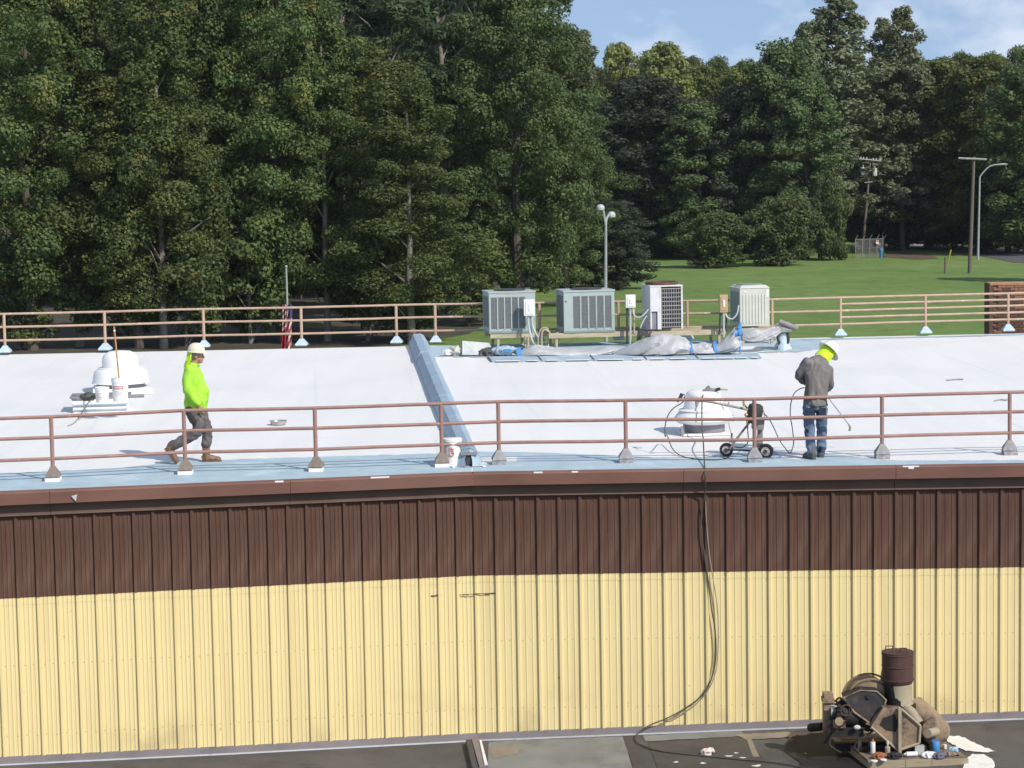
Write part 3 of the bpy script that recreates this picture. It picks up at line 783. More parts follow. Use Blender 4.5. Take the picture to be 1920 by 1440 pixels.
def pail(loc, r, h, label, prints, lid=False):
    t = thing('paint_pail', label, 'pail', loc, group=None)
    part('body', MB().lathe([(r * 0.86, 0), (r * 0.88, 0.01), (r, h * 0.80), (r * 1.05, h * 0.805), (r * 1.05, h * 0.86), (r * 1.02, h * 0.865), (r * 1.04, h), (r * 0.97, h), (r * 0.95, h * 0.9), (r * 0.9, h * 0.88)] if not lid else
                            [(r * 0.86, 0), (r * 0.88, 0.01), (r, h * 0.80), (r * 1.03, h * 0.805), (r * 1.03, h * 0.87), (r * 1.0, h * 0.88)], 28), 'pail_white', t, smooth=True)
    if lid:
        part('lid', MB().lathe([(r * 1.0, h * 0.882), (r * 1.07, h * 0.885), (r * 1.07, h * 0.985), (r * 1.0, h), (0.01, h)], 28), 'pail_white', t, smooth=True)
    for (a0, a1, z0, z1, mt) in prints:
        q = MB(); k = 10; vs = []; fs = []
        for i in range(k + 1):
            a = R(a0 + (a1 - a0) * i / k)
            for z in (z0, z1):
                rr = (r * (0.88 + 0.12 * (z / 0.8))) * 1.008 + 0.001
                vs.append((rr * math.cos(a), rr * math.sin(a), z * h))
        for i in range(k): fs.append((2 * i, 2 * i + 2, 2 * i + 3, 2 * i + 1))
        part('print', q.add(vs, fs), mt, t)
    return t
p1 = at_top(226, 752)
pail(p1, 0.145, 0.42, 'tall white pail with red banner, holding an upright roller pole',
     [(222, 302, 0.52, 0.545, 'red_print'), (222, 302, 0.625, 0.65, 'red_print'), (222, 229, 0.545, 0.625, 'red_print'), (296, 302, 0.545, 0.625, 'red_print'),
      (232, 292, 0.56, 0.60, 'pink_print'), (232, 262, 0.40, 0.44, 'grey_print'), (266, 296, 0.28, 0.42, 'grey_print'), (236, 258, 0.22, 0.34, 'grey_print')])
p2 = at_top(192, 754)
pail(p2, 0.122, 0.265, 'short white pail with faded pink print on the grey board',
     [(225, 275, 0.56, 0.64, 'pink_print'), (228, 268, 0.44, 0.49, 'pink_print'), (232, 285, 0.32, 0.40, 'pink_print'), (240, 280, 0.2, 0.26, 'grey_print')])
rp = MB(); a = Vector((0.01, 0.0, 0.03)); b = Vector((-0.09, 0.12, 1.30))
rp.tube([a, a.lerp(b, 0.5), b], 0.0145, 8)
rp_o = thing('roller_pole', 'orange brown wooden roller pole standing upright in the tall pail', 'pole', p1 + Vector((0, 0, 0)))
part('shaft', rp, 'wood_handle', rp_o, smooth=True)
part('tip', MB().cyl(b + Vector((0.006, -0.008, -0.085)), b + Vector((0.004, -0.006, -0.06)), 0.0175, n=8), 'white_coat', rp_o)
# crumpled dark bag left of the short pail
p3 = at_top(166, 751)
bg_ = MB().ball((0, 0, 0.065), (0.145, 0.11, 0.07), 20, 12)
o = fused('trash_bag', bg_, 'bag_dark', None, 0.012, 1, 0.018, 14); o.location = p3
tag(o, 'crumpled dark bag on the grey board beside the short pail', 'bag')
p4 = at_top(146, 751)
o = part('roller_tray', MB().lathe([(0.10, 0.0), (0.13, 0.05), (0.125, 0.052), (0.095, 0.008)], 20), 'board_grey', None, smooth=True); o.location = p4
tag(o, 'shallow grey tray at the end of the board next to the dark bag', 'tray')
hs = MB().tube(spline([at_top(176, 753) + Vector((0, 0, 0.03)), at_top(166, 757) + Vector((0, 0, 0.02)), PY(156, 770, pb.y - 0.12), RF(147, 786, 0.02), RF(138, 795, 0.012), RF(127, 800, 0.012)], 6), 0.011, 6)
o = part('extension_wand', hs, 'hose_tan', None, smooth=True); tag(o, 'thin tan wand hanging from the grey board down to the roof', 'wand')
p5 = at_top(254, 746)
o = part('roller_sleeve', MB().tube([p5 + Vector((-0.13, 0, 0.03)), p5 + Vector((0.15, 0.03, 0.03))], 0.03, 10), 'board_grey', None, smooth=True)
tag(o, 'grey roller sleeve lying on the board behind the tall pail', 'paint roller')

# shallow metal pan
p6 = RF(522, 797)
o = part('metal_pan', MB().lathe([(0.10, 0), (0.125, 0.012), (0.145, 0.075), (0.15, 0.078), (0.14, 0.07), (0.118, 0.014), (0.02, 0.01)], 24), 'foil', None, smooth=True)
o.location = p6; o.scale = (1.0, 0.9, 1); tag(o, 'small shiny metal pan alone on the white roof', 'pan')

# white pail with red letters by the joint
p7 = RF(848, 872)
t7 = pail(p7, 0.140, 0.405, 'lidded white pail with red letters standing beside the roof joint', [], lid=True)
lettering('red_letters', 'GIF', 0.105, 'red_print', t7, (0.0, -0.139, 0.215), (R(90 - 4), R(-90), 0), 0.004)

# ------------------------------------------------------------------ rooftop fan, upblast cone (right)
pr = RF(1320, 812)
fr_ = thing('roof_fan', 'white cone shaped upblast roof fan behind the wheeled sprayer', 'exhaust fan', pr, R(5))
part('curb', MB().hexa([Vector(p) for p in ((-0.40, -0.36, 0), (0.38, -0.36, 0), (0.38, 0.36, 0), (-0.40, 0.36, 0))],
                       [Vector(p) for p in ((-0.37, -0.34, 0.03), (0.36, -0.34, 0.03), (0.36, 0.34, 0.03), (-0.37, 0.34, 0.03))]), 'white_coat', fr_)
part('neck', MB().lathe([(0.31, 0.0), (0.335, 0.03), (0.335, 0.18)], 32), 'board_grey', fr_, smooth=True)
part('lower_bowl', MB().lathe([(0.360, 0.165), (0.414, 0.175), (0.474, 0.215), (0.491, 0.232), (0.487, 0.245), (0.447, 0.30), (0.392, 0.365), (0.371, 0.378)], 44), 'white_coat', fr_, smooth=True)
part('cone', MB().lathe([(0.403, 0.372), (0.405, 0.388), (0.354, 0.395), (0.332, 0.41), (0.286, 0.595), (0.278, 0.605)], 44), 'white_coat', fr_, smooth=True)
part('cap', MB().lathe([(0.286, 0.602), (0.289, 0.615), (0.278, 0.655), (0.234, 0.69), (0.131, 0.705), (0.01, 0.705)], 44), 'white_coat', fr_, smooth=True)
part('hinge_bracket', MB().box((-0.39, -0.25, 0.07), (0.05, 0.06, 0.15)).box((0.455, -0.10, 0.24), (0.02, 0.05, 0.10)).box((0.49, -0.1, 0.22), (0.05, 0.03, 0.03)), 'hood_grey', fr_)

# ------------------------------------------------------------------ sprayer cart
Yc = RF(1400, 858).y
pc = RF(1397, 858)
cart = thing('paint_sprayer', 'wheeled airless paint sprayer cart parked by the white cone fan', 'paint sprayer', pc)
def cl(px, py, dy=0.0):
    return PY(px, py, Yc + dy) - pc
def wheel(px, py, r, dy):
    c = cl(px, py, dy)
    w = MB().lathe([(r * 0.62, -0.03), (r * 0.9, -0.035), (r, -0.02), (r, 0.02), (r * 0.9, 0.035), (r * 0.62, 0.03)], 24, c, Vector((0.25, 1, 0.05)), caps=False)
    wo = part('wheel', w, 'rubber', cart, smooth=True)
    part('rim', MB().lathe([(0.02, -0.026), (r * 0.3, -0.040), (r * 0.34, -0.022), (r * 0.60, -0.028), (r * 0.63, 0.028), (0.02, 0.026)], 24, c, Vector((0.25, 1, 0.05))), 'rim_pale', wo, smooth=True)
    part('hub', MB().cyl(c + Vector((-0.01, -0.06, 0)), c + Vector((0.01, 0.06, 0)), 0.026, n=10), 'dark_metal', wo)
wheel(1362, 843, 0.102, 0.12)
wheel(1436, 846, 0.112, -0.06)
part('axle', MB().cyl(cl(1362, 843, 0.10), cl(1436, 846, -0.03), 0.014), 'dark_metal', cart)
part('frame', MB().tube(spline([cl(1368, 842, 0.05), cl(1382, 822, 0.02), cl(1408, 788, 0.0), cl(1414, 776, 0.0)], 4), 0.017, 8)
     .tube([cl(1372, 830, 0.05), cl(1372, 812, 0.05)], 0.015, 8).tube([cl(1402, 812, 0.05), cl(1402, 780, 0.03)], 0.008, 6)
     .tube([cl(1418, 850, 0.0), cl(1424, 800, 0.0)], 0.02, 8), 'cart_grey', cart, smooth=True)
part('motor', MB().lathe([(0.03, -0.15), (0.10, -0.14), (0.118, -0.05), (0.120, 0.08), (0.105, 0.13), (0.06, 0.155), (0.01, 0.16)], 20, cl(1415, 776, 0.05), Vector((0.18, 0, 1))), 'dark_metal', cart, smooth=True)
part('pump_housing', MB().box(cl(1421, 795, 0.0), (0.17, 0.17, 0.15), Matrix.Rotation(R(6), 3, 'Y')).box(cl(1425, 818, 0.02), (0.075, 0.08, 0.22)).box(cl(1422, 841, 0.02), (0.14, 0.13, 0.15)), 'cart_grey', cart)
part('cowling', MB().tube(spline([cl(1412, 770, 0), cl(1422, 763, 0), cl(1432, 772, 0), cl(1434, 782, 0)], 5), 0.006, 6).tube(spline([cl(1394, 754, 0), cl(1398, 762, 0), cl(1406, 768, 0), cl(1410, 770, 0)], 4), 0.012, 6), 'rust', cart, smooth=True)
part('valve', MB().ball(cl(1399, 778, -0.05), 0.03, 8, 6).tube([cl(1398, 776, -0.05), cl(1401, 796, -0.05)], 0.013, 6).tube([cl(1394, 752, -0.05), cl(1395, 762, -0.05)], 0.018, 6), 'brass', cart, smooth=True)
part('handle', MB().tube([cl(1312, 750, -0.05), cl(1360, 759, -0.02), cl(1402, 768, 0.0)], 0.018, 8), 'hose_tan', cart, smooth=True)
part('handle_grip', MB().tube([cl(1307, 751, -0.06), cl(1322, 751.5, -0.05)], 0.022, 8).tube([cl(1305, 752, -0.06), cl(1306, 763, -0.06)], 0.016, 8).tube([cl(1365, 759, -0.02), cl(1367, 754, -0.02)], 0.008, 6), 'cart_grey', cart, smooth=True)
part('suction_hose', MB().tube(spline([cl(1401, 796, -0.04), cl(1403, 825, -0.05), cl(1398, 835, -0.05), cl(1390, 839, -0.05), cl(1376, 838, 0)], 6), 0.008, 6), 'hose', cart, smooth=True)

# spray gun lying on the fan cap, and one hung on the handle
pg = pr + Vector((0.0, 0.0, 0.0))
Yg = pr.y - 0.18
def gl(px, py, dy=0): return PY(px, py, Yg + dy)
gun = thing('spray_gun', 'dark spray gun lying on top of the white cone fan', 'spray gun', gl(1330, 733))
gp = gl(1330, 733)
part('gun_body', MB().tube([gl(1318, 733), gl(1328, 730), gl(1345, 732)], [0.02, 0.035, 0.02], 8).tube([gl(1325, 729), gl(1331, 725)], 0.03, 8).tube([gl(1330, 733), gl(1322, 738)], 0.02, 8), 'cart_grey', gun, world=True, smooth=True)
part('gun_grip', MB().tube([gl(1341, 731.5), gl(1350, 729)], 0.026, 8), 'rubber', gun, world=True, smooth=True)
part('gun_tip', MB().tube([gl(1350, 729.5), gl(1364, 731)], 0.013, 8).tube([gl(1349.5, 727), gl(1351, 732)], 0.016, 6), 'hose_tan', gun, world=True, smooth=True)
Y2 = RF(1272, 850).y
def g2(px, py, dy=0): return PY(px, py, Y2 + dy)
gun2 = thing('spray_gun', 'dark spray gun hung over the front rail left of the cone fan', 'spray gun', g2(1275, 745))
part('gun_body', MB().tube([g2(1279, 738), g2(1275, 747)], 0.028, 8).tube([g2(1275, 747), g2(1269, 753)], [0.03, 0.022], 8).tube(spline([g2(1278, 744), g2(1283, 739), g2(1284, 748), g2(1279, 751)], 4), 0.007, 6), 'dark_metal', gun2, world=True, smooth=True)
lp = [g2(1283, 744), g2(1282, 752), g2(1276, 757), g2(1262, 766), g2(1252, 780), g2(1247, 800), g2(1247, 818), RF(1251, 834, 0.15), RF(1260, 847, 0.06), RF(1275, 856, 0.02), RF(1295, 861, 0.015), RF(1325, 864, 0.015), RF(1352, 863, 0.015), RF(1368, 858, 0.02), RF(1373, 850, 0.08)]
o = part('paint_hose', MB().tube(spline(lp, 6), 0.0085, 6), 'hose', None, smooth=True); tag(o, 'thin dark hose looping left of the cone fan to the sprayer wheel', 'hose')
lp = [gl(1336, 735), gl(1345, 746), gl(1355, 762), gl(1363, 780), gl(1368, 800), PY(1371, 818, Yg - 0.2), RF(1374, 833, 0.06), RF(1378, 836, 0.05)]
o = part('paint_hose', MB().tube(spline(lp, 6), 0.0085, 6), 'hose_tan', None, smooth=True); tag(o, 'grey hose arching from the gun on the fan cap down to the sprayer', 'hose')

# long hose over the eave and down the wall to the lower roof
def wallpt(px, py, off=0.07):
    A = FJ + nr * off; r_ = ray(px, py); t = (A - CAM).dot(nr) / r_.dot(nr); return CAM + r_ * t
def lower_z(px, py):
    return None
ZL = {}
def LR(px, py, dz=0.0):
    """point on the lower roof (which falls a little towards the joint)"""
    z = ZE - 3.9
    for _ in range(10):
        p = P(px, py, z); z = lz(p.x)
    p.z += dz; return p
xs_l = [(lerp(FL, FJ, ld[0][0]).x, ZE - ld[0][1] - 0.11), (lf[1][2].x, ZE - lf[1][1] - 0.11), (FJ.x, ZE - lf[2][1] - 0.11), (rf[1][2].x, ZE - rf[1][1] - 0.11), (FR.x, ZE - rd_[2][1] - 0.11)]
def lz(x):
    if x <= xs_l[0][0]: return xs_l[0][1]
    for i in range(len(xs_l) - 1):
        if x <= xs_l[i + 1][0]:
            t = (x - xs_l[i][0]) / (xs_l[i + 1][0] - xs_l[i][0]); return xs_l[i][1] + (xs_l[i + 1][1] - xs_l[i][1]) * t
    return xs_l[-1][1]
lp = [gl(1322, 737), PY(1317, 745, Yg - 0.15), PY(1316, 775, Yg - 0.35), PY(1317, 810, Yg - 0.7), RF(1318.5, 846, 0.20), RF(1320, 864, 0.10), RF(1321, 876, 0.03), wallpt(1321.5, 884, 0.22), wallpt(1322.5, 905, 0.20), wallpt(1321, 930, 0.09), wallpt(1315, 965, 0.05), wallpt(1315, 1000, 0.05), wallpt(1320, 1035, 0.05), wallpt(1328, 1090, 0.05), wallpt(1334, 1140, 0.05), wallpt(1341, 1185, 0.05), wallpt(1342, 1235, 0.05), wallpt(1333, 1275, 0.05), wallpt(1315, 1305, 0.05), wallpt(1285, 1328, 0.05), wallpt(1250, 1347, 0.10), wallpt(1222, 1358, 0.11), wallpt(1209, 1365, 0.13), wallpt(1200, 1371, 0.15)]
lp += [LR(1192, 1384, 0.035), LR(1194, 1393, 0.025), LR(1206, 1401, 0.02), LR(1235, 1410, 0.02), LR(1280, 1416, 0.02), LR(1330, 1421, 0.02), LR(1380, 1426, 0.02), LR(1430, 1430, 0.02), LR(1480, 1437, 0.02), LR(1530, 1448, 0.02)]
o = part('supply_hose', MB().tube(spline(lp, 6), 0.0105, 7), 'hose', None, smooth=True); tag(o, 'long dark hose hanging over the eave and down the ribbed wall', 'hose')
lp = [wallpt(1323, 940, 0.10), wallpt(1325, 985, 0.05), wallpt(1330, 1040, 0.05), wallpt(1338, 1090, 0.05), wallpt(1345, 1140, 0.05), wallpt(1347, 1185, 0.05), wallpt(1345, 1240, 0.05), wallpt(1337, 1275, 0.05), wallpt(1319, 1306, 0.05), wallpt(1290, 1331, 0.05), wallpt(1255, 1350, 0.05), wallpt(1243, 1351, 0.05)]
o = part('signal_cable', MB().tube(spline(lp, 6), 0.008, 6), 'hose_tan', None, smooth=True); tag(o, 'thinner tan cable hanging beside the dark hose on the wall', 'cable')

# ------------------------------------------------------------------ condensers
AX = R(10)
def roofpt(px, py): return RF(px, py)
def ac_origin(px, py_foot):              # front left lower corner measured on the roof
    return RF(px, py_foot)
YA = RF(955, 654).y
def apt(px, py, dy=0.0): return PY(px, py, YA + dy)
def condenser_green(px0, px1, pyt, pyb, label, panel, nslot):
    a, b = apt(px0, pyb), apt(px1, pyb)
    w = (b - a).length; h = (apt(px0, pyt) - a).length; dpt = 0.88
    t = thing('air_conditioner', label, 'air conditioner', a, AX, None)
    fr0, fr1 = 0.035, w - 0.035
    part('cabinet', MB().box((w / 2, dpt / 2, h / 2), (w, dpt, h)), 'ac_green', t)
    part('base_pan', MB().box((w / 2, dpt / 2, -0.02), (w + 0.02, dpt + 0.02, 0.045)), 'ac_green_dark', t)
    part('top_cover', MB().box((w / 2, dpt / 2, h + 0.015), (w + 0.03, dpt + 0.03, 0.035)), 'ac_green', t)
    # corrugated grille bands set into the front, with bars proud between them
    x0, x1 = panel
    sw = (x1 - x0) / nslot
    for i in range(nslot):
        c = x0 + sw * (i + 0.5)
        s_ = MB()
        for k in range(24):
            z = 0.06 + (h - 0.16) * (k + 0.5) / 24
            s_.box((c, -0.004 - 0.004 * (k % 2), z), (sw * 0.80, 0.008, (h - 0.16) / 24 * 0.7))
        s_.box((c, -0.002, h / 2 - 0.02), (sw * 0.82, 0.003, h - 0.155))
        part('grille', s_, 'ac_grille', t)
        part('grille_bar', MB().box((x0 + sw * (i + 1), -0.010, h / 2 - 0.02), (sw * 0.17, 0.02, h - 0.14)), 'ac_green', t)
    # left side grille
    part('side_grille', MB().box((-0.004, dpt / 2, h / 2), (0.01, dpt * 0.75, h * 0.8)), 'ac_grille', t)
    part('fan_guard', MB().lathe([(0.36, 0.0), (0.36, 0.02), (0.30, 0.028), (0.05, 0.034), (0.01, 0.034)], 28, (w * 0.52, dpt / 2, h + 0.034)), 'dark_metal', t, smooth=True)
    return t, a, w, h
ac1, a1, w1, h1 = condenser_green(918, 1006, 550, 622, 'green condenser with a white switch box on its right corner', (0.03, 0.82), 5)
ac2, a2, w2, h2 = condenser_green(1058, 1155, 548, 621, 'green condenser with a blank left panel, beside the lamp post', (0.20, 1.10), 5)
part('knockout', MB().cyl((0.045, -0.006, h2 * 0.76), (0.045, 0.01, h2 * 0.76), 0.018, n=10), 'dark_metal', ac2)

# white unit with an open wire guard
a, b = apt(1220, 618), apt(1282, 618); w = (b - a).length; h = (apt(1220, 538) - a).length
ac3 = thing('air_conditioner', 'white condenser with rusty fan top and open wire guard', 'air conditioner', a, AX)
part('coil', MB().box((w * 0.5, 0.45, h / 2), (w - 0.06, 0.8, h - 0.04)), 'coil', ac3)
part('panel', MB().box((w * 0.17, 0.02, h * 0.71), (w * 0.34, 0.04, h * 0.58)).box((w * 0.28, 0.02, h * 0.21), (w * 0.12, 0.04, h * 0.42)), 'ac_white', ac3)
part('recess', MB().box((w * 0.11, 0.05, h * 0.2), (w * 0.22, 0.02, h * 0.40)), 'board_grey', ac3)
part('side_panel', MB().box((0.02, 0.42, h / 2), (0.035, 0.8, h)), 'ac_white', ac3)
part('corner_post', MB().box((w - 0.015, 0.02, h / 2), (0.04, 0.05, h)).box((w - 0.015, 0.84, h / 2), (0.04, 0.05, h)), 'ac_white', ac3)
wg = MB()
for i in range(9):
    wg.box((w * 0.36 + (w * 0.60) * i / 8, 0.0, h / 2), (0.008, 0.008, h - 0.06))
for i in range(10):
    wg.box((w * 0.66, -0.006, 0.05 + (h - 0.1) * i / 9), (w * 0.62, 0.010, 0.011))
part('wire_guard', wg, 'ac_wire', ac3)
part('top_cover', MB().box((w / 2, 0.43, h + 0.012), (w + 0.02, 0.88, 0.03)), 'ac_white', ac3)
part('fan_ring', MB().lathe([(0.37, 0.0), (0.37, 0.055), (0.33, 0.07), (0.31, 0.02), (0.05, 0.03), (0.01, 0.03)], 28, (w * 0.5, 0.43, h + 0.027)), 'rust', ac3, smooth=True)
w3, h3 = w, h
# cream louvred unit
a, b = apt(1388, 612), apt(1445, 612); w = (b - a).length; h = (apt(1388, 541) - a).length
ac4 = thing('air_conditioner', 'cream condenser with vertical louvres, rightmost in the row', 'air conditioner', a, AX)
part('cabinet', MB().box((w / 2, 0.42, h / 2), (w, 0.84, h)), 'ac_cream', ac4)
for i in range(8):
    c = 0.05 + (w - 0.1) * (i + 0.5) / 8
    part('louvre', MB().hexa([Vector(p) for p in ((c - 0.035, -0.001, 0.05), (c + 0.03, -0.001, 0.05), (c + 0.03, 0.01, 0.05), (c - 0.035, 0.01, 0.05))],
                             [Vector(p) for p in ((c - 0.035, -0.001, h - 0.14), (c + 0.03, -0.001, h - 0.14), (c + 0.03, 0.01, h - 0.14), (c - 0.035, 0.01, h - 0.14))])
         .hexa([Vector(p) for p in ((c - 0.02, -0.016, 0.06), (c + 0.025, -0.001, 0.06), (c + 0.025, 0.0, 0.06), (c - 0.035, 0.0, 0.06))],
               [Vector(p) for p in ((c - 0.02, -0.016, h - 0.15), (c + 0.025, -0.001, h - 0.15), (c + 0.025, 0.0, h - 0.15), (c - 0.035, 0.0, h - 0.15))]), 'ac_cream', ac4)
part('side_grille', MB().box((-0.004, 0.42, h * 0.5), (0.01, 0.66, h * 0.8)), 'ac_green_dark', ac4)
part('top_cover', MB().hexa([Vector(p) for p in ((-0.015, -0.015, h), (w + 0.015, -0.015, h), (w + 0.015, 0.855, h), (-0.015, 0.855, h))],
                            [Vector(p) for p in ((0.06, 0.06, h + 0.06), (w - 0.06, 0.06, h + 0.06), (w - 0.06, 0.78, h + 0.06), (0.06, 0.78, h + 0.06))]), 'ac_cream', ac4)
part('fan_guard', MB().lathe([(0.29, 0.0), (0.29, 0.02), (0.05, 0.03), (0.01, 0.03)], 24, (w * 0.5, 0.42, h + 0.06)), 'ac_green_dark', ac4, smooth=True)
part('name_plate', MB().box((w - 0.05, -0.006, h - 0.12), (0.05, 0.008, 0.16)).box((0.12, -0.006, h - 0.08), (0.09, 0.008, 0.03)), 'box_white', ac4)
w4 = w

# timber stand under the units
st = thing('equipment_stand', 'weathered timber stand carrying the condenser row on the roof', 'stand', RF(1100, 650))
def beam(p, q, hh, dy=0.1):
    b_ = MB(); a = Vector(p); c = Vector(q); d_ = (c - a).normalized(); s_ = Vector((d_.y, -d_.x, 0)) * (dy / 2)
    b_.hexa([a - s_, c - s_, c + s_, a + s_][::-1], [v + Vector((0, 0, hh)) for v in (a - s_, c - s_, c + s_, a + s_)][::-1]); return b_
ax_d = Vector((math.cos(AX), math.sin(AX), 0)); ax_n = Vector((-math.sin(AX), math.cos(AX), 0))
def run(t_o, x0, x1, y, zt, hh):
    o_ = t_o.location; return beam(o_ + ax_d * x0 + ax_n * y + Vector((0, 0, zt - hh)), o_ + ax_d * x1 + ax_n * y + Vector((0, 0, zt - hh)), hh)
for tt, x0, x1 in ((ac1, 0.02, 1.03), (ac2, -0.35, 2.05), (ac3, -0.05, 1.75), (ac4, -0.1, 0.9)):
    for y in (0.06, 0.78):
        part('beam', run(tt, x0, x1, y, -0.045, 0.11), 'wood_beam', st, world=True)
    for x in (x0 + 0.18, x1 - 0.15):
        for y in (0.06, 0.78):
            q = tt.location + ax_d * x + ax_n * y; zb_ = zr(q.x, q.y)
            part('leg', MB().box((q.x, q.y, (q.z - 0.155 + zb_) / 2), (0.055, 0.055, max(0.02, q.z - 0.155 - zb_)), AX), 'wood_beam', st, world=True)

# switch boxes with their conduits
def switch_box(label, x0, x1, y0, y1, mt, dy, pipes, lid, group=None):
    a, b = apt(x0, y1, dy), apt(x1, y1, dy); w = (b - a).length; h = (apt(x0, y0, dy) - a).length
    t = thing('switch_box', label, 'switch box', a, AX * 0.6, group)
    part('box', MB().box((w / 2, 0.07, h / 2), (w, 0.14, h)), mt, t)
    part('cover', MB().box((w / 2, -0.006, h / 2), (w * 0.72, 0.014, h * 0.78)), mt, t)
    part('lever', MB().box((w * 0.5, -0.02, h * 0.52), (w * 0.22, 0.02, h * 0.38)), lid, t)
    for pl, r_, mm in pipes:
        c = MB().tube(spline([apt(x, y, d_) for x, y, d_ in pl], 6), r_, 8)
        kk = t.location; im = Matrix.Rotation(-AX * 0.6, 3, 'Z')
        c.v = [tuple(im @ (Vector(v) - kk)) for v in c.v]
        part('conduit', c, mm, t, smooth=True)
    return t
switch_box('white switch box fixed to the first green condenser corner', 983, 1003, 562, 592, 'box_white', -0.22, [
    ([(991, 592, -0.15), (991, 606, -0.15), (994, 625, -0.2), (1000, 643, -0.4), (1012, 652, -0.7), (1030, 655, -0.8), (1046, 652, -0.7)], 0.022, 'conduit'),
    ([(997, 592, -0.15), (998, 608, -0.15), (1003, 622, -0.2), (1009, 632, -0.2)], 0.02, 'conduit'),
    ([(994, 592, -0.12), (995, 612, -0.12), (1000, 627, -0.1)], 0.018, 'conduit')], 'box_white')
switch_box('white switch box on posts between the second and third condenser', 1174, 1192, 553, 577, 'box_white', 0.0, [
    ([(1182, 577, 0.07), (1182, 610, 0.07), (1182, 645, 0.05)], 0.022, 'conduit'),
    ([(1187, 577, 0.05), (1188, 588, 0.03), (1195, 595, 0.0), (1205, 592, 0.0), (1216, 580, 0.05)], 0.016, 'conduit'),
    ([(1176, 576, 0.1), (1176, 610, 0.1), (1176, 646, 0.1)], 0.026, 'pvc_dark'),
    ([(1189, 577, 0.1), (1189, 610, 0.1), (1189, 628, 0.1)], 0.02, 'wood_beam'),
    ([(1213, 592, -0.02), (1206, 602, -0.03), (1199, 620, -0.05), (1196, 632, -0.08)], 0.016, 'conduit')], 'box_white')
switch_box('tan switch box with a pale notice beside the cream condenser', 1350, 1365, 553, 586, 'box_tan', 0.0, [
    ([(1357, 586, 0.05), (1357, 610, 0.05), (1357, 632, 0.05)], 0.022, 'conduit'),
    ([(1360, 586, 0.05), (1364, 595, 0.02), (1373, 598, 0.0), (1382, 588, 0.0), (1385, 572, 0.02)], 0.018, 'conduit'),
    ([(1351, 586, 0.08), (1350, 606, 0.08), (1349, 626, 0.08)], 0.024, 'pvc_dark'),
    ([(1362, 586, 0.08), (1362, 606, 0.08), (1362, 622, 0.08)], 0.02, 'pvc_dark')], 'box_white')

# small pipework on the roof between the first units
pp = MB()
for pl in ([(1008, 652, 0.1), (1009, 640, 0.1), (1010, 628, 0.1), (1016, 616, 0.1), (1026, 616, 0.1), (1028, 626, 0.1), (1028, 650, 0.1)],
           [(1016, 650, 0.05), (1016, 626, 0.05), (1021, 618, 0.05), (1029, 622, 0.05), (1036, 628, 0.1), (1054, 620, 0.2)],
           [(990, 648, 0.1), (990, 632, 0.1)], [(1038, 648, 0.2), (1052, 630, 0.2), (1058, 622, 0.2)], [(985, 650, 0.1), (985, 630, 0.1)]):
    pp.tube(spline([apt(*q) for q in pl], 5), 0.021, 7)
o = part('pipe_stub', pp, 'wood_beam', None, smooth=True); tag(o, 'tan bent pipe stubs rising from the roof between the green condensers', 'pipe')
pp = MB()
for pl in ([(1196, 640, -0.1), (1198, 622, -0.1), (1204, 617, -0.1), (1216, 619, -0.1)], [(1201, 645, -0.15), (1203, 628, -0.15), (1212, 622, -0.1)], [(1228, 640, -0.3), (1218, 630, -0.2), (1222, 618, -0.1)]):
    pp.tube(spline([apt(*q) for q in pl], 5), 0.028, 8)
o = part('insulated_line', pp, 'pvc_dark', None, smooth=True); tag(o, 'black insulated lines curling up to the white wire guard condenser', 'pipe')

# tarp wrapped duct with blue tape
def tarp_body(name, label, path, rad, seed, n=44):
    t = thing(name, label, 'tarp', path[len(path) // 2])
    ctr = spline(path, 12)
    rr = [Vector((a_, b_, 0)) for a_, b_ in rad]; rr = spline(rr, 12)
    rings = []
    for i, c in enumerate(ctr):
        ring = []
        for j in range(n):
            a = 2 * math.pi * j / n
            ca, sa = math.cos(a), math.sin(a)
            x = rr[i].x * ca; z = rr[i].y * (sa if sa > 0 else sa * 0.15)
            p = c + Vector((0, x, z))
            w = 0.9 * mnoise.noise(Vector((p.x * 2.2, a * 1.4 + p.x * 1.1, seed))) + 0.9 * (0.35 - 2 * abs(mnoise.noise(Vector((p.x * 2.6 + a * 1.6, a * 1.2 - p.x * 1.4, seed + 5))))) + 0.25 * (0.3 - abs(mnoise.noise(Vector((p.x * 6, a * 2.0 + p.x * 5, seed + 8)))))
            q = (p - c).normalized() if (p - c).length > 1e-6 else Vector((0, 0, 1))
            p = p + q * w * 0.085 * min(1, rr[i].y * 3) + Vector((0.05 * w, 0, 0))
            ring.append(p)
        rings.append(ring)
    part('sheet', MB().rings(rings), 'tarp', t, world=True, smooth=True)
    return t, ctr, rr
Yt = RF(1250, 668).y
def tp(px, py, dy=0): p = PY(px, py, Yt + dy); return Vector((p.x, p.y, p.z))
tarp1, ctr, rr = tarp_body('tarp', 'grey tarp bundle tied with blue tape in front of the wire guard condenser',
    [tp(1150, 666, 0.4), tp(1180, 663, 0.3), tp(1215, 661, 0.2), tp(1250, 660, 0.2), tp(1280, 660, 0.2), tp(1297, 661, 0.1), tp(1320, 660, 0.1), tp(1342, 660, 0.1), tp(1362, 656, 0.1), tp(1378, 650, 0.1), tp(1388, 644, 0.1)],
    [(0.10, 0.05), (0.3, 0.18), (0.42, 0.32), (0.46, 0.44), (0.38, 0.30), (0.22, 0.17), (0.28, 0.20), (0.2, 0.17), (0.3, 0.28), (0.32, 0.40), (0.1, 0.3)], 3.0)
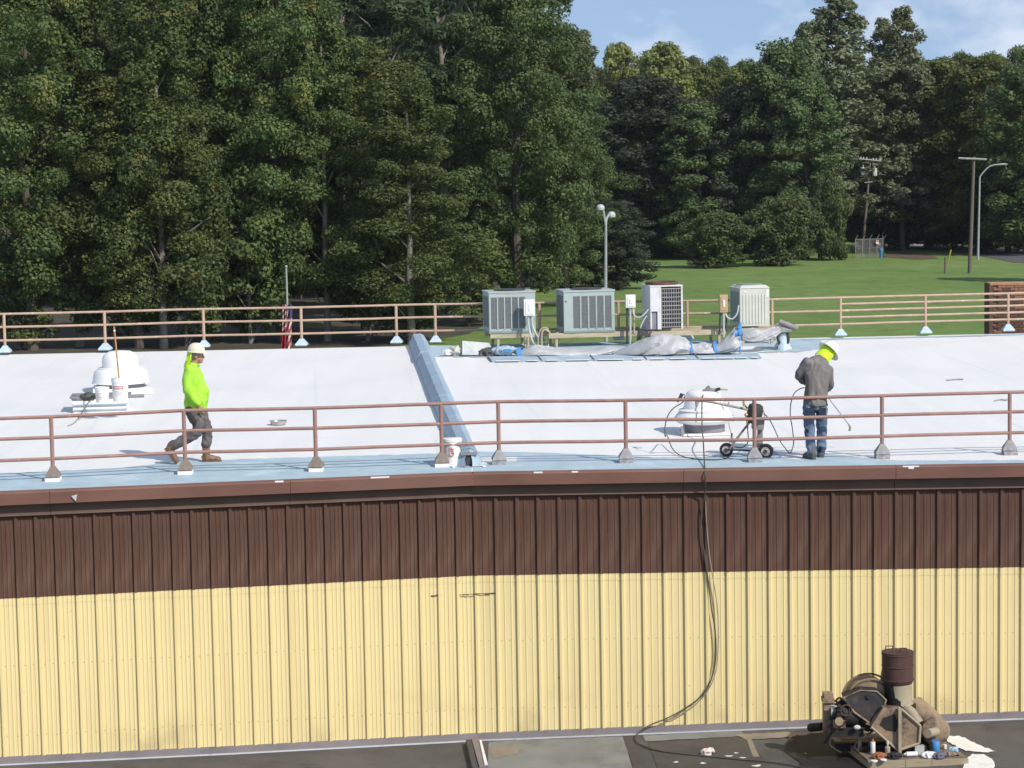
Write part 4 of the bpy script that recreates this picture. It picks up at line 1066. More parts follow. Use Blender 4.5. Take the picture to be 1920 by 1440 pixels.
def tape_band(t, i, ctr, rr, wdt):
    n = 22; rings = []
    for dx, k in ((-wdt, 1.05), (wdt, 1.05)):
        c = ctr[i]
        rings.append([c + Vector((dx + 0.03 * math.sin(4 * math.pi * j / n), rr[i].x * 1.10 * math.cos(2 * math.pi * j / n), (rr[i].y + 0.05) * 1.06 * (math.sin(2 * math.pi * j / n) if j < n / 2 else 0.15 * math.sin(2 * math.pi * j / n)))) for j in range(n)])
    part('tape', MB().rings(rings, caps=False), 'tape_blue', t, world=True)
tape_band(tarp1, 60, ctr, rr, 0.03); tape_band(tarp1, 84, ctr, rr, 0.035)
tk = MB().ball(tp(1386, 622, 0.0), (0.075, 0.06, 0.10), 9, 6).tube([tp(1386, 616, 0), tp(1389, 604, 0)], [0.06, 0.02], 7).tube([tp(1382, 628, -0.05), tp(1374, 624, -0.05)], [0.05, 0.03], 7).tube([tp(1387, 632, 0), tp(1388, 664, -0.2)], [0.03, 0.012], 6)
part('tape_knot', tk, 'tape_blue', tarp1, world=True, smooth=True)
tarp2, c2, r2 = tarp_body('tarp', 'grey tarp slung low under the cream condenser', [tp(1392, 636, 0.5), tp(1410, 638, 0.5), tp(1430, 636, 0.5), tp(1450, 628, 0.6), tp(1462, 620, 0.7)],
    [(0.15, 0.18), (0.25, 0.25), (0.25, 0.20), (0.2, 0.16), (0.1, 0.08)], 9.0)
tarp3, c3, r3 = tarp_body('tarp', 'flat grey tarp spread on the roof below the green condensers', [tp(972, 668, 0.5), tp(1000, 664, 0.5), tp(1030, 663, 0.6), tp(1070, 664, 0.7), tp(1110, 663, 0.8), tp(1140, 661, 0.8), tp(1160, 662, 0.7)],
    [(0.15, 0.12), (0.3, 0.18), (0.35, 0.14), (0.4, 0.12), (0.4, 0.10), (0.3, 0.12), (0.2, 0.1)], 14.0)
tape_band(tarp3, 2, c3, r3, 0.05)
# pale sheet-metal offcut and litter at the left end
qs = [tp(867, 665, 0.6), tp(898, 666, 0.6), tp(921, 651, 1.0), tp(917, 643, 1.0), tp(867, 639, 0.7)]
o = part('metal_offcut', MB().prism(qs, (0, 0.02, 0.0)), 'conduit', None); tag(o, 'pale grey metal offcut propped left of the first green condenser', 'sheet metal')
o = fused('plastic_bag', MB().ball((0, 0, 0.10), (0.16, 0.12, 0.11), 16, 10), 'ac_cream', None, 0.02, 1, 0.03, 12); o.location = tp(856, 667, 0.8); tag(o, 'crumpled pale plastic bag beside the grey metal offcut', 'bag')
o = fused('dark_cloth', MB().ball((0, 0, 0.06), (0.22, 0.15, 0.12), 16, 10).ball((-0.15, 0, 0.03), (0.2, 0.12, 0.07), 12, 8), 'bag_dark', None, 0.02, 1, 0.03, 9); o.location = tp(917, 668, 0.7); tag(o, 'dark cloth heap right of the grey metal offcut', 'cloth')
o = fused('white_cloth', MB().ball((0, 0, 0.04), (0.13, 0.1, 0.06), 14, 8), 'white_coat', None, 0.02, 1, 0.02, 12); o.location = tp(840, 664, 0.8); tag(o, 'small white rag on the grey strip near the roof joint', 'rag')
o = fused('blue_cloth', MB().ball((0, 0, 0.08), (0.30, 0.14, 0.09), 16, 10), 'flash_sheet', None, 0.02, 1, 0.03, 9); o.location = tp(948, 664, 0.6); tag(o, 'pale blue plastic bundle under the first green condenser', 'plastic sheet')
part('blue_print', MB().box((0.05, -0.16, 0.09), (0.16, 0.02, 0.07)), 'tape_blue', o)
# lapped flashing sheets in front of the tarp
lapx = [918, 1012, 1110, 1208, 1305, 1425]
for i in range(5):
    fs_ = MB(); x0, x1 = lapx[i] + 1, lapx[i + 1] - 1
    ylo = lambda x: 679.5 - (x - 918) * 0.0135
    yhi = lambda x: 670.5 - (x - 918) * 0.0135
    b0 = [RF(x0 + 4, ylo(x0), 0.008), RF(x1 + 4, ylo(x1), 0.008), RF(x1 - 4, yhi(x1), 0.008), RF(x0 - 4, yhi(x0), 0.008)]
    fs_.hexa(b0, [v + Vector((0, 0, 0.018)) for v in b0])
    part('flashing_sheet', fs_, 'flash_sheet', roof_r, world=True)
    ed = MB(); rg = random.Random(i)
    xs_ = x0 + 10
    while xs_ < x1 - 12:
        xe = min(xs_ + rg.uniform(20, 50), x1 - 2)
        bb = [RF(xs_, ylo(xs_) + 0.9, 0.028), RF(xe, ylo(xe) + 0.9, 0.028), RF(xe, ylo(xe) - 0.8, 0.030), RF(xs_, ylo(xs_) - 0.8, 0.030)]
        ed.add(bb, [(0, 1, 2, 3)]); xs_ = xe + rg.uniform(0, 18)
    part('white_edge', ed, 'white_coat', roof_r, world=True)
    if i < 5:
        lx = MB().tube([RF(lapx[i] - 3, yhi(lapx[i]) + 1, 0.035), RF(lapx[i] + 4, ylo(lapx[i]), 0.035)], 0.016, 6)
        part('lap_seam', lx, 'board_grey', roof_r, world=True)
for pix in ([(1375, 669), (1385, 651), (1420, 650), (1434, 660), (1430, 661)], ):
    part('white_patch', MB().add([RF(x, y, 0.012) for x, y in pix], [tuple(range(len(pix)))]), 'white_coat', roof_r, world=True)

# hooded vent at the right end of the row
pv = RF(1468, 656)
Yv = pv.y
vt = thing('roof_vent', 'grey hooded roof vent with a wrapped roll on top, by the tarp', 'roof vent', pv)
def vl(px, py, dy=0): return PY(px, py, Yv + dy)
part('base', MB().tube([vl(1468, 656), vl(1467, 648), vl(1468, 640), vl(1466, 625)], [0.20, 0.17, 0.13, 0.13], 12), 'hood_blue', vt, world=True, smooth=True)
part('leg', MB().tube(spline([vl(1457, 654, -0.1), vl(1462, 644, -0.1), vl(1458, 634, -0.1), vl(1461, 624, -0.1)], 4), 0.03, 6), 'dark_metal', vt, world=True, smooth=True)
part('leg', MB().tube(spline([vl(1474, 656, -0.12), vl(1472, 648, -0.1), vl(1478, 640, -0.1), vl(1477, 624, -0.1)], 4), 0.03, 6), 'dark_metal', vt, world=True, smooth=True)
part('hood_plate', MB().hexa([vl(1447, 626, -0.2), vl(1484, 621, -0.2), vl(1492, 616, 0.3), vl(1452, 616, 0.3)], [vl(1450, 610, -0.2), vl(1484, 618, -0.2), vl(1490, 612, 0.3), vl(1458, 606, 0.3)]), 'hood_grey', vt, world=True)
part('roll', MB().tube([vl(1461, 603, -0.1), vl(1494, 615.5, -0.15)], 0.062, 14), 'cart_grey', vt, world=True, smooth=True)
part('roll_end', MB().tube([vl(1493.6, 615.3, -0.15), vl(1494.6, 615.7, -0.15)], 0.05, 14), 'wood_beam', vt, world=True)
# little scraps on the right roof
o = part('wire_scrap', MB().tube(spline([RF(1775, 714.5, 0.015), RF(1785, 713.5, 0.02), RF(1795, 713, 0.02), RF(1806, 713, 0.02)], 4), 0.016, 6), 'hood_grey', None); tag(o, 'bent grey scrap lying on the open white roof', 'scrap')
o = part('wire_scrap', MB().tube(spline([RF(1865, 753, 0.012), RF(1874, 751.5, 0.02), RF(1884, 752, 0.02), RF(1891, 750.5, 0.02)], 4), 0.013, 6), 'hood_grey', None); tag(o, 'thin wavy scrap on the roof behind the last front rail post', 'scrap')
for px_, py_ in ((140, 930),):
    q = foot(px_, py_, FL, FJ)[2] + nl * 0.198
    o = part('fascia_patch', MB().prism([q + dl * a + Vector((0, 0, b)) for a, b in ((-0.045, 0.03), (0.04, 0.05), (0.015, -0.045))], nl * 0.02), 'conduit', bld_l, world=True, label='pale triangular patch on the reddish gutter band')
q0, q1 = foot(812, 1116.5, FL, FJ)[2] + nl * 0.012, foot(925, 1112, FJ, FR)[2] + nr * 0.012
rb = MB()
for i in range(12):
    t = i / 11
    if 0.12 < t < 0.4: continue
    p = q0.lerp(q1, t); rb.box(p - nl * 0.006 + Vector((0, 0, rnd.uniform(-0.006, 0.003))), (0.08, 0.008, rnd.uniform(0.005, 0.016)))
part('rust_streak', rb, 'rust', bld_l, world=True)

# ------------------------------------------------------------------ people
def ell(mb, secs, n=20):
    """stack of elliptical sections: (centre, rx, ry, tilt vector)"""
    rings = []
    for c, a, b, ang in secs:
        c = Vector(c); ring = []
        for j in range(n):
            x, y = a * math.cos(2 * math.pi * j / n), b * math.sin(2 * math.pi * j / n)
            ring.append(c + Vector((x * math.cos(ang) - y * math.sin(ang), x * math.sin(ang) + y * math.cos(ang), 0)))
        rings.append(ring)
    mb.rings(rings); return mb
def limb(mb, pts, rr, n=14):
    """tapered limb with rounded ends"""
    pts = [Vector(p) for p in pts]
    mb.tube(spline(pts, 4), [x for x in np.interp(np.linspace(0, len(rr) - 1, 4 * (len(rr) - 1) + 1), range(len(rr)), rr)], n)
    mb.ball(pts[0], rr[0], n, 8); mb.ball(pts[-1], rr[-1], n, 8); return mb
def hand(mb, wrist, direction, palm_n, curl=0.5, side=1):
    d = Vector(direction).normalized(); nn = Vector(palm_n); nn = (nn - d * nn.dot(d)).normalized(); s_ = d.cross(nn).normalized() * side
    w = Vector(wrist)
    mb.tube([w - d * 0.02, w + d * 0.03, w + d * 0.085], [(0.027, 0.02), (0.040, 0.016), (0.042, 0.014)], 12)
    for k, (off, ln) in enumerate(((-0.030, 0.070), (-0.010, 0.080), (0.011, 0.075), (0.030, 0.058))):
        b = w + d * 0.075 + s_ * off
        m1 = b + d * ln * 0.45 + nn * curl * 0.010; m2 = m1 + d * ln * 0.32 * (1 - curl * 0.5) + nn * ln * 0.34 * curl; m3 = m2 + d * ln * 0.22 * (1 - curl) + nn * ln * 0.30 * curl
        mb.tube([b, m1, m2, m3], [0.0105, 0.0100, 0.0095, 0.0075], 8)
    b = w + d * 0.02 - s_ * 0.03
    mb.tube([b, b + d * 0.035 - s_ * 0.022 + nn * 0.008, b + d * 0.065 - s_ * 0.026 + nn * 0.02], [0.014, 0.012, 0.009], 8)
def head_shape(mb, c, fwd, upv, s=1.0):
    f = Vector(fwd).normalized(); u_ = Vector(upv); u_ = (u_ - f * u_.dot(f)).normalized(); l_ = u_.cross(f)
    c = Vector(c)
    def at(x, y, z): return c + f * x * s + l_ * y * s + u_ * z * s
    def blob(x, y, z, rx, ry, rz):
        o = len(mb.v); mb.ball((0, 0, 0), (rx * s, ry * s, rz * s), 18, 12)
        mb.v[o:] = [tuple(at(x, y, z) + f * v[0] + l_ * v[1] + u_ * v[2]) for v in mb.v[o:]]
    blob(-0.005, 0, 0.03, 0.098, 0.078, 0.098)           # skull
    blob(0.028, 0, -0.045, 0.068, 0.060, 0.078)          # face
    blob(0.055, 0, -0.100, 0.034, 0.032, 0.026)          # chin
    blob(0.094, 0, -0.030, 0.020, 0.014, 0.026)          # nose
    blob(0.104, 0, -0.043, 0.012, 0.015, 0.011)
    blob(0.078, 0, 0.008, 0.018, 0.055, 0.012)           # brow
    blob(0.084, 0, -0.073, 0.012, 0.026, 0.010)          # lips
    for sgn in (-1, 1): blob(-0.008, 0.078 * sgn, -0.02, 0.022, 0.010, 0.034)
    return at
def helmet(parent, c, axis, fwd, mt, s=1.0, brim_all=False):
    ax = Vector(axis).normalized(); f = Vector(fwd); f = (f - ax * f.dot(ax)).normalized(); l_ = ax.cross(f)
    c = Vector(c)
    prof = [(0.128, 0.0), (0.124, 0.035), (0.114, 0.07), (0.095, 0.103), (0.066, 0.126), (0.032, 0.136), (0.004, 0.138)]
    n = 32; rings = []
    for r_, z in prof:
        ring = []
        for j in range(n):
            a = 2 * math.pi * j / n
            x, y = 1.14 * r_ * math.cos(a), r_ * math.sin(a)
            rid = 0.006 * max(0, math.cos(a * 2) ** 8) * (z > 0.02)        # crown ridge
            ring.append(c + (f * x + l_ * y + ax * (z + rid)) * s)
        rings.append(ring)
    rings.insert(0, [c + (f * 1.14 * 0.118 * math.cos(2 * math.pi * j / n) + l_ * 0.118 * math.sin(2 * math.pi * j / n) + ax * 0.004) * s for j in range(n)])
    h = part('hard_hat', MB().rings(rings), mt, parent, smooth=True)
    br = MB(); inner, outer = [], []
    for j in range(n):
        a = 2 * math.pi * j / n; fr = max(0, math.cos(a))
        ex = (0.012 + 0.055 * fr ** 1.5) if not brim_all else (0.040 + 0.02 * fr)
        ro = 0.128 + ex
        outer.append((1.14 * 0.128 + ex) * math.cos(a) * f + ro * math.sin(a) * l_ - ax * (0.012 * fr + 0.006))
        inner.append(1.14 * 0.122 * math.cos(a) * f + 0.122 * math.sin(a) * l_ + ax * 0.008)
    br.rings([[c + v * s for v in inner], [c + v * s for v in outer], [c + (v - ax * 0.007) * s for v in outer], [c + (v - ax * 0.014) * s for v in inner]], close=True)
    part('brim', br, mt, h, smooth=True)
    return h

# --- walking man: local x forward, y to his left
pw = RF(370, 868.5)
man1 = thing('person', 'person in lime shirt and cream hard hat striding along the left roof', 'person', pw, R(3))
b_ = MB()
ell(b_, [((0.0, 0, 0.78), 0.11, 0.14, 0), ((0.01, 0, 0.92), 0.12, 0.15, 0), ((0.03, 0, 1.08), 0.13, 0.15, 0), ((0.0, 0, 1.28), 0.12, 0.16, 0), ((-0.03, 0, 1.42), 0.09, 0.16, 0), ((-0.02, 0, 1.50), 0.06, 0.07, 0)])
b_.tube([(-0.02, 0, 1.46), (0.01, 0, 1.53), (0.035, 0, 1.60)], [0.062, 0.058, 0.058], 12)
at1 = head_shape(b_, (0.045, 0, 1.635), (1, 0, -0.04), (0.03, 0, 1), 1.0)
RA = [(-0.05, -0.19, 1.42), (-0.09, -0.235, 1.14), (0.06, -0.215, 0.90)]
LA = [(-0.04, 0.19, 1.42), (-0.06, 0.235, 1.13), (0.09, 0.215, 0.90)]
limb(b_, RA, [0.055, 0.045, 0.034]); limb(b_, LA, [0.055, 0.045, 0.034])
hand(b_, (0.075, -0.213, 0.875), (0.32, 0.0, -0.95), (0.5, 0.5, 0.1), 0.6, 1)
hand(b_, (0.10, 0.213, 0.875), (0.30, 0.0, -0.95), (0.5, -0.5, 0.1), 0.6, -1)
RL = [(-0.02, -0.095, 0.84), (0.035, -0.10, 0.50), (-0.375, -0.10, 0.27)]
LL = [(0.02, 0.095, 0.84), (0.155, 0.10, 0.50), (0.125, 0.10, 0.13)]
limb(b_, RL, [0.065, 0.045, 0.034]); limb(b_, LL, [0.065, 0.045, 0.034])
fused('body', b_, 'skin', man1, 0.009, 2)
eye = MB()
for sgn in (-1, 1): eye.ball(at1(0.083, 0.030 * sgn, -0.012), 0.0085, 8, 6)
part('eyes', eye, 'eye_dark', man1)
part('hair', MB().ball(at1(-0.045, 0, 0.0), (0.060, 0.080, 0.055), 14, 10), 'hood_grey', man1, smooth=True)
sh = MB()
ell(sh, [((-0.005, 0, 0.775), 0.145, 0.185, 0), ((0.0, 0, 0.82), 0.158, 0.19, 0), ((0.015, 0, 0.95), 0.180, 0.195, 0), ((0.022, 0, 1.08), 0.182, 0.195, 0), ((0.005, 0, 1.20), 0.165, 0.195, 0), ((-0.02, 0, 1.32), 0.142, 0.195, 0), ((-0.035, 0, 1.42), 0.112, 0.185, 0), ((-0.03, 0, 1.475), 0.082, 0.125, 0), ((-0.012, 0, 1.515), 0.066, 0.075, 0)], 28)
limb(sh, [RA[0], (-0.085, -0.235, 1.15), (0.045, -0.22, 0.925)], [0.088, 0.078, 0.056]); limb(sh, [LA[0], (-0.06, 0.24, 1.14), (0.075, 0.22, 0.925)], [0.085, 0.072, 0.055])
fused('shirt', sh, 'hivis', man1, 0.011, 3, 0.015, 6.0, (1.2, 1, 0.75))
tr = MB()
ell(tr, [((-0.01, 0, 0.74), 0.13, 0.165, 0), ((0.0, 0, 0.86), 0.135, 0.17, 0)], 24)
limb(tr, [(-0.03, -0.088, 0.80), (0.035, -0.10, 0.52), (-0.16, -0.10, 0.385), (-0.355, -0.10, 0.285)], [0.115, 0.088, 0.080, 0.070])
limb(tr, [(0.03, 0.088, 0.80), (0.145, 0.10, 0.50), (0.145, 0.10, 0.36), (0.138, 0.10, 0.275)], [0.115, 0.083, 0.075, 0.075])
fused('trousers', tr, 'trousers_grey', man1, 0.011, 2, 0.012, 8, (1, 1, 1.3))
pk = MB().tube([(-0.085, -0.168, 0.80), (-0.05, -0.188, 0.74), (0.0, -0.190, 0.66), (0.0, -0.180, 0.60)], [(0.05, 0.02), (0.075, 0.025), (0.07, 0.022), (0.04, 0.015)], 12)
fused('tool_pouch', pk, 'trousers_patch', man1, 0.010, 2, 0.006, 12)
def boot(parent, heel, toe, ankle, top, mt, sole_n):
    heel, toe, ankle, top = map(Vector, (heel, toe, ankle, top))
    d = (toe - heel).normalized(); u_ = Vector(sole_n).normalized()
    k = MB()
    k.tube([heel - d * 0.005 + u_ * 0.05, heel + d * 0.05 + u_ * 0.065, heel.lerp(toe, 0.55) + u_ * 0.058, heel.lerp(toe, 0.85) + u_ * 0.048, toe + u_ * 0.04], [(0.040, 0.045), (0.048, 0.055), (0.050, 0.048), (0.052, 0.040), (0.030, 0.025)], 14)
    limb(k, [heel + d * 0.07 + u_ * 0.06, ankle, top], [0.056, 0.056, 0.066])
    bo_ = fused('boot', k, mt, parent, 0.010, 2, 0.004, 12)
    so = MB(); wv = d.cross(u_).normalized(); ring = []
    for t, w in ((-0.03, 0.028), (0.1, 0.042), (0.4, 0.040), (0.7, 0.052), (0.92, 0.044), (1.06, 0.018)):
        ring.append((heel + (toe - heel) * t, w))
    vs = [p + wv * w for p, w in ring] + [p - wv * w for p, w in reversed(ring)]
    so.prism([v for v in vs], u_ * 0.028)
    part('sole', so, 'boot_sole' if mt == 'boot_tan' else 'boot_dark', bo_)
boot(man1, (0.07, 0.10, 0.0), (0.345, 0.10, 0.0), (0.13, 0.10, 0.14), (0.13, 0.10, 0.25), 'boot_tan', (0, 0, 1))
boot(man1, (-0.475, -0.10, 0.235), (-0.325, -0.10, 0.005), (-0.40, -0.10, 0.25), (-0.345, -0.10, 0.285), 'boot_tan', (0.84, 0, 0.54))
helmet(man1, (0.036, 0, 1.690), (0.05, 0, 1), (1, 0, 0), 'helmet_cream', 0.90)
nc = MB()
rows = []
for i, (x, z, hw, th) in enumerate(((-0.085, 1.69, 0.085, 0.02), (-0.105, 1.63, 0.090, 0.02), (-0.118, 1.57, 0.085, 0.018), (-0.14, 1.51, 0.075, 0.016), (-0.155, 1.455, 0.05, 0.014))):
    rows.append([Vector((x + 0.055 * (abs(a) ** 2) + 0.012 * math.sin(a * 7 + i), hw * a, z)) for a in np.linspace(-1, 1, 9)] + [Vector((x + th + 0.055 * (abs(a) ** 2), hw * a * 0.96, z)) for a in np.linspace(1, -1, 9)])
nc.rings(rows)
part('neck_cloth', nc, 'hivis_yellow', man1, smooth=True)
part('collar', MB().tube(spline([(-0.075, 0, 1.525), (-0.02, -0.075, 1.515), (0.05, -0.045, 1.49), (0.075, 0, 1.475), (0.05, 0.045, 1.49), (-0.02, 0.075, 1.515), (-0.075, 0, 1.525)], 4), 0.016, 8), 'hivis', man1, smooth=True)

# --- man spraying, seen from behind: local x to the right of the picture, y away from the camera
ps_ = RF(1530, 861.5)
man2 = thing('person', 'person in grey shirt, jeans and white hard hat bending over a spray wand', 'person', ps_, R(0))
b_ = MB()
ell(b_, [((0.0, 0.08, 0.80), 0.14, 0.10, 0.1), ((0.0, 0.08, 0.98), 0.14, 0.10, 0.1), ((0.04, 0.14, 1.22), 0.14, 0.09, 0.2), ((0.07, 0.20, 1.38), 0.12, 0.07, 0.3), ((0.12, 0.26, 1.49), 0.06, 0.06, 0.3)])
b_.tube([(0.10, 0.24, 1.45), (0.16, 0.29, 1.50), (0.20, 0.33, 1.53)], [0.06, 0.056, 0.056], 12)
at2 = head_shape(b_, (0.225, 0.37, 1.545), (0.35, 0.80, -0.62), (0.55, 0.42, 0.60), 1.0)
A_L = [(-0.115, 0.17, 1.44), (-0.225, 0.24, 1.20), (0.02, 0.40, 1.06)]
A_R = [(0.235, 0.20, 1.33), (0.262, 0.30, 1.08), (0.205, 0.47, 0.99)]
limb(b_, [(-0.095, 0.165, 1.425), (-0.205, 0.23, 1.22), A_L[2]], [0.045, 0.040, 0.032]); limb(b_, [(0.205, 0.20, 1.315), (0.245, 0.285, 1.09), A_R[2]], [0.045, 0.040, 0.032])
hand(b_, (0.04, 0.41, 1.05), (0.75, 0.4, -0.3), (0.2, 0.3, -0.9), 0.75, 1)
hand(b_, (0.20, 0.48, 0.98), (-0.1, 0.9, -0.35), (-0.6, 0.1, -0.6), 0.75, 1)
limb(b_, [(-0.085, 0.06, 0.82), (-0.083, 0.08, 0.46), (-0.055, 0.02, 0.10)], [0.06, 0.038, 0.03])
limb(b_, [(0.085, 0.10, 0.82), (0.113, 0.21, 0.46), (0.100, 0.20, 0.10)], [0.06, 0.038, 0.03])
fused('body', b_, 'skin', man2, 0.009, 2)
eye = MB()
for sgn in (-1, 1): eye.ball(at2(0.083, 0.030 * sgn, -0.012), 0.0085, 8, 6)
part('eyes', eye, 'eye_dark', man2)
part('hair', MB().ball(at2(-0.03, 0, -0.01), (0.085, 0.085, 0.06), 14, 10), 'hair', man2, smooth=True)
sh = MB()
ell(sh, [((0.006, 0.08, 0.795), 0.183, 0.150, 0.1), ((0.008, 0.08, 0.86), 0.178, 0.146, 0.1), ((0.012, 0.08, 0.93), 0.169, 0.136, 0.1), ((0.022, 0.09, 1.02), 0.166, 0.128, 0.1), ((0.038, 0.12, 1.16), 0.178, 0.13, 0.15), ((0.050, 0.155, 1.27), 0.196, 0.130, 0.2), ((0.060, 0.18, 1.345), 0.165, 0.105, 0.2)], 28)
sh.tube([(0.035, 0.125, 1.16), (0.048, 0.155, 1.28), (0.062, 0.19, 1.37), (0.08, 0.23, 1.445), (0.105, 0.26, 1.50)], [(0.16, 0.10), (0.195, 0.118), (0.185, 0.110), (0.145, 0.085), (0.075, 0.06)], 24)
limb(sh, [(-0.095, 0.165, 1.425), (-0.205, 0.23, 1.22), (-0.01, 0.375, 1.07)], [0.082, 0.068, 0.052])
limb(sh, [(0.205, 0.20, 1.315), (0.245, 0.285, 1.09), (0.212, 0.43, 1.0)], [0.078, 0.064, 0.050])
fused('shirt', sh, 'shirt_grey', man2, 0.011, 4, 0.013, 8.0, (1.4, 1.2, 0.40))
tr = MB()
ell(tr, [((0.0, 0.08, 0.735), 0.165, 0.130, 0.1), ((0.005, 0.08, 0.85), 0.158, 0.122, 0.1)], 24)
limb(tr, [(-0.090, 0.06, 0.76), (-0.085, 0.08, 0.47), (-0.078, 0.04, 0.28), (-0.062, 0.02, 0.11)], [0.096, 0.074, 0.066, 0.070])
limb(tr, [(0.090, 0.10, 0.76), (0.114, 0.21, 0.47), (0.112, 0.20, 0.28), (0.108, 0.20, 0.13)], [0.096, 0.074, 0.066, 0.070])
fused('jeans', tr, 'jeans', man2, 0.011, 2, 0.013, 8, (1, 1, 1.4))
boot(man2, (-0.035, -0.06, 0.0), (-0.155, 0.17, 0.0), (-0.06, 0.0, 0.11), (-0.058, 0.02, 0.17), 'boot_dark', (0, 0, 1))
boot(man2, (0.10, 0.14, 0.0), (0.12, 0.41, 0.0), (0.104, 0.19, 0.11), (0.104, 0.20, 0.17), 'boot_dark', (0, 0, 1))
helmet(man2, (0.252, 0.375, 1.585), (0.60, 0.30, 0.66), (0.3, 0.8, -0.5), 'helmet_white', 1.03, True)
nc = MB(); rows = []
axh = Vector((0.60, 0.30, 0.66)).normalized(); fh = Vector((0.3, 0.8, -0.5)); fh = (fh - axh * fh.dot(axh)).normalized(); lh = axh.cross(fh)
for i, (dn, rr_) in enumerate(((0.01, 0.118), (-0.05, 0.122), (-0.11, 0.125), (-0.165, 0.128))):
    c = Vector((0.245, 0.36, 1.572)) + axh * dn
    arc = [math.pi + a for a in np.linspace(-1.45, 1.45, 13)]
    rows.append([c + (fh * math.cos(a) + lh * math.sin(a)) * (rr_ + 0.006 * math.sin(a * 6 + i)) for a in arc] + [c + (fh * math.cos(a) + lh * math.sin(a)) * (rr_ - 0.012) for a in reversed(arc)])
nc.rings(rows)
part('neck_cloth', nc, 'hivis_yellow', man2, smooth=True)
for sx in (-1, 1):
    part('back_pocket', MB().hexa([Vector((0.005 + sx * 0.085 + a, -0.046 - 0.006, z_)) for a, z_ in ((-0.05, 0.66), (0.05, 0.66), (0.055, 0.77), (-0.055, 0.77))], [Vector((0.005 + sx * 0.085 + a, -0.03, z_)) for a, z_ in ((-0.05, 0.66), (0.05, 0.66), (0.055, 0.77), (-0.055, 0.77))]), 'jeans_dark', man2)
# spray wand and its hose
hR = ps_ + Vector((0.205, 0.52, 0.93)); hL = ps_ + Vector((0.09, 0.45, 1.03))
tipd = PY(1592, 797, ps_.y + 1.0)
wd = thing('spray_wand', 'thin spray wand held by the worker in the grey shirt', 'spray wand', hR)
part('lance', MB().tube([hL, hR, tipd], 0.0095, 8), 'steel', wd, world=True, smooth=True)
part('nozzle', MB().tube([tipd, PY(1594.5, 802, ps_.y + 1.0), PY(1592.5, 808, ps_.y + 1.0)], [0.014, 0.017, 0.02], 8), 'cart_grey', wd, world=True, smooth=True)
part('valve_grip', MB().tube([hL - (hR - hL) * 0.5, hL + (hR - hL) * 0.2], 0.02, 8), 'dark_metal', wd, world=True, smooth=True)
Yp = ps_.y
lp = [hL - (hR - hL) * 0.5, PY(1512, 726, Yp + 0.25), PY(1500, 729, Yp + 0.15), PY(1489, 738, Yp), PY(1483, 756, Yp), PY(1482, 780, Yp), PY(1486, 805, Yp), PY(1488, 828, Yp), RF(1486, 844, 0.03), RF(1481, 851, 0.015), RF(1474, 846, 0.03), PY(1462, 826, Yp), PY(1450, 800, Yp), PY(1440, 783, Yp), cl(1432, 776, 0) + pc]
o = part('spray_hose', MB().tube(spline(lp, 7), 0.008, 6), 'hose', None, smooth=True); tag(o, 'thin hose drooping from the sprayer to the worker in the grey shirt', 'hose')

# ------------------------------------------------------------------ lower roof with its patches
lr = MB(); vs = []; nx = 40
for i in range(nx + 1):
    x = -20 + 40 * i / nx
    a, b = (FL, FJ) if x < FJ.x else (FJ, FR)
    yf = a.y + (b.y - a.y) * (x - a.x) / (b.x - a.x)
    for y in (yf + 0.05, 30.0, 12.0): vs.append((x, y, lz(x)))
fs = []
for i in range(nx):
    for k in (0, 1): fs.append((i * 3 + k, i * 3 + k + 1, i * 3 + k + 4, i * 3 + k + 3))
lr.add(vs, fs)
lb = thing('low_building', 'low building with dark patched flat roof in front of the yellow wall', 'building', (0, 24, 0))
lroof = part('roof', lr, 'lower_roof', lb, world=True)
lw = MB().box((0, 22.5, 1.0), (39, 20, 2.0))
part('wall', lw, 'concrete', lb, world=True)
def patch(pix, mt, dz, name='patch', lab=None, seed=0, rag=1.2):
    pts = []
    for i in range(len(pix)):
        (x0, y0), (x1, y1) = pix[i], pix[(i + 1) % len(pix)]
        k = max(1, int(math.hypot(x1 - x0, y1 - y0) / 8))
        for j in range(k):
            x, y = x0 + (x1 - x0) * j / k, y0 + (y1 - y0) * j / k
            pts.append(LR(x + rag * mnoise.noise(Vector((x * 0.2, y * 0.2, seed))), y + rag * mnoise.noise(Vector((x * 0.2, y * 0.2, seed + 7))), dz))
    return part(name, MB().add(pts, [tuple(range(len(pts)))]), mt, lroof, world=True, label=lab)
patch([(905, 1393), (980, 1388), (1168, 1382), (1188, 1448), (905, 1460)], 'patch_grey', 0.006, seed=1)
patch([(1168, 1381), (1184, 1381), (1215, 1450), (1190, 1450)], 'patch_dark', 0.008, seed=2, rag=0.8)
patch([(1205, 1380), (1390, 1371), (1395, 1381), (1210, 1391)], 'patch_grey', 0.008, seed=3)
patch([(1375, 1378), (1545, 1370), (1545, 1380), (1400, 1388)], 'patch_tan', 0.010, seed=4, rag=2.0)
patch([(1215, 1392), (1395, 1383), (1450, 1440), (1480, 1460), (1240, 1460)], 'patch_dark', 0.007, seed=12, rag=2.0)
patch([(1400, 1386), (1408, 1386), (1424, 1420), (1412, 1420)], 'patch_tan', 0.009, seed=5, rag=1.0)
patch([(1478, 1386), (1540, 1374), (1600, 1366), (1640, 1400), (1640, 1462), (1490, 1462), (1500, 1430), (1470, 1410)], 'shade_patch', 0.012, seed=21, rag=5.0, name='shade_patch')  # near-black patch painted to widen the blower's cast shadow
patch([(915, 1402), (970, 1398), (972, 1414), (925, 1424)], 'patch_tan', 0.009, seed=6, rag=3.0)
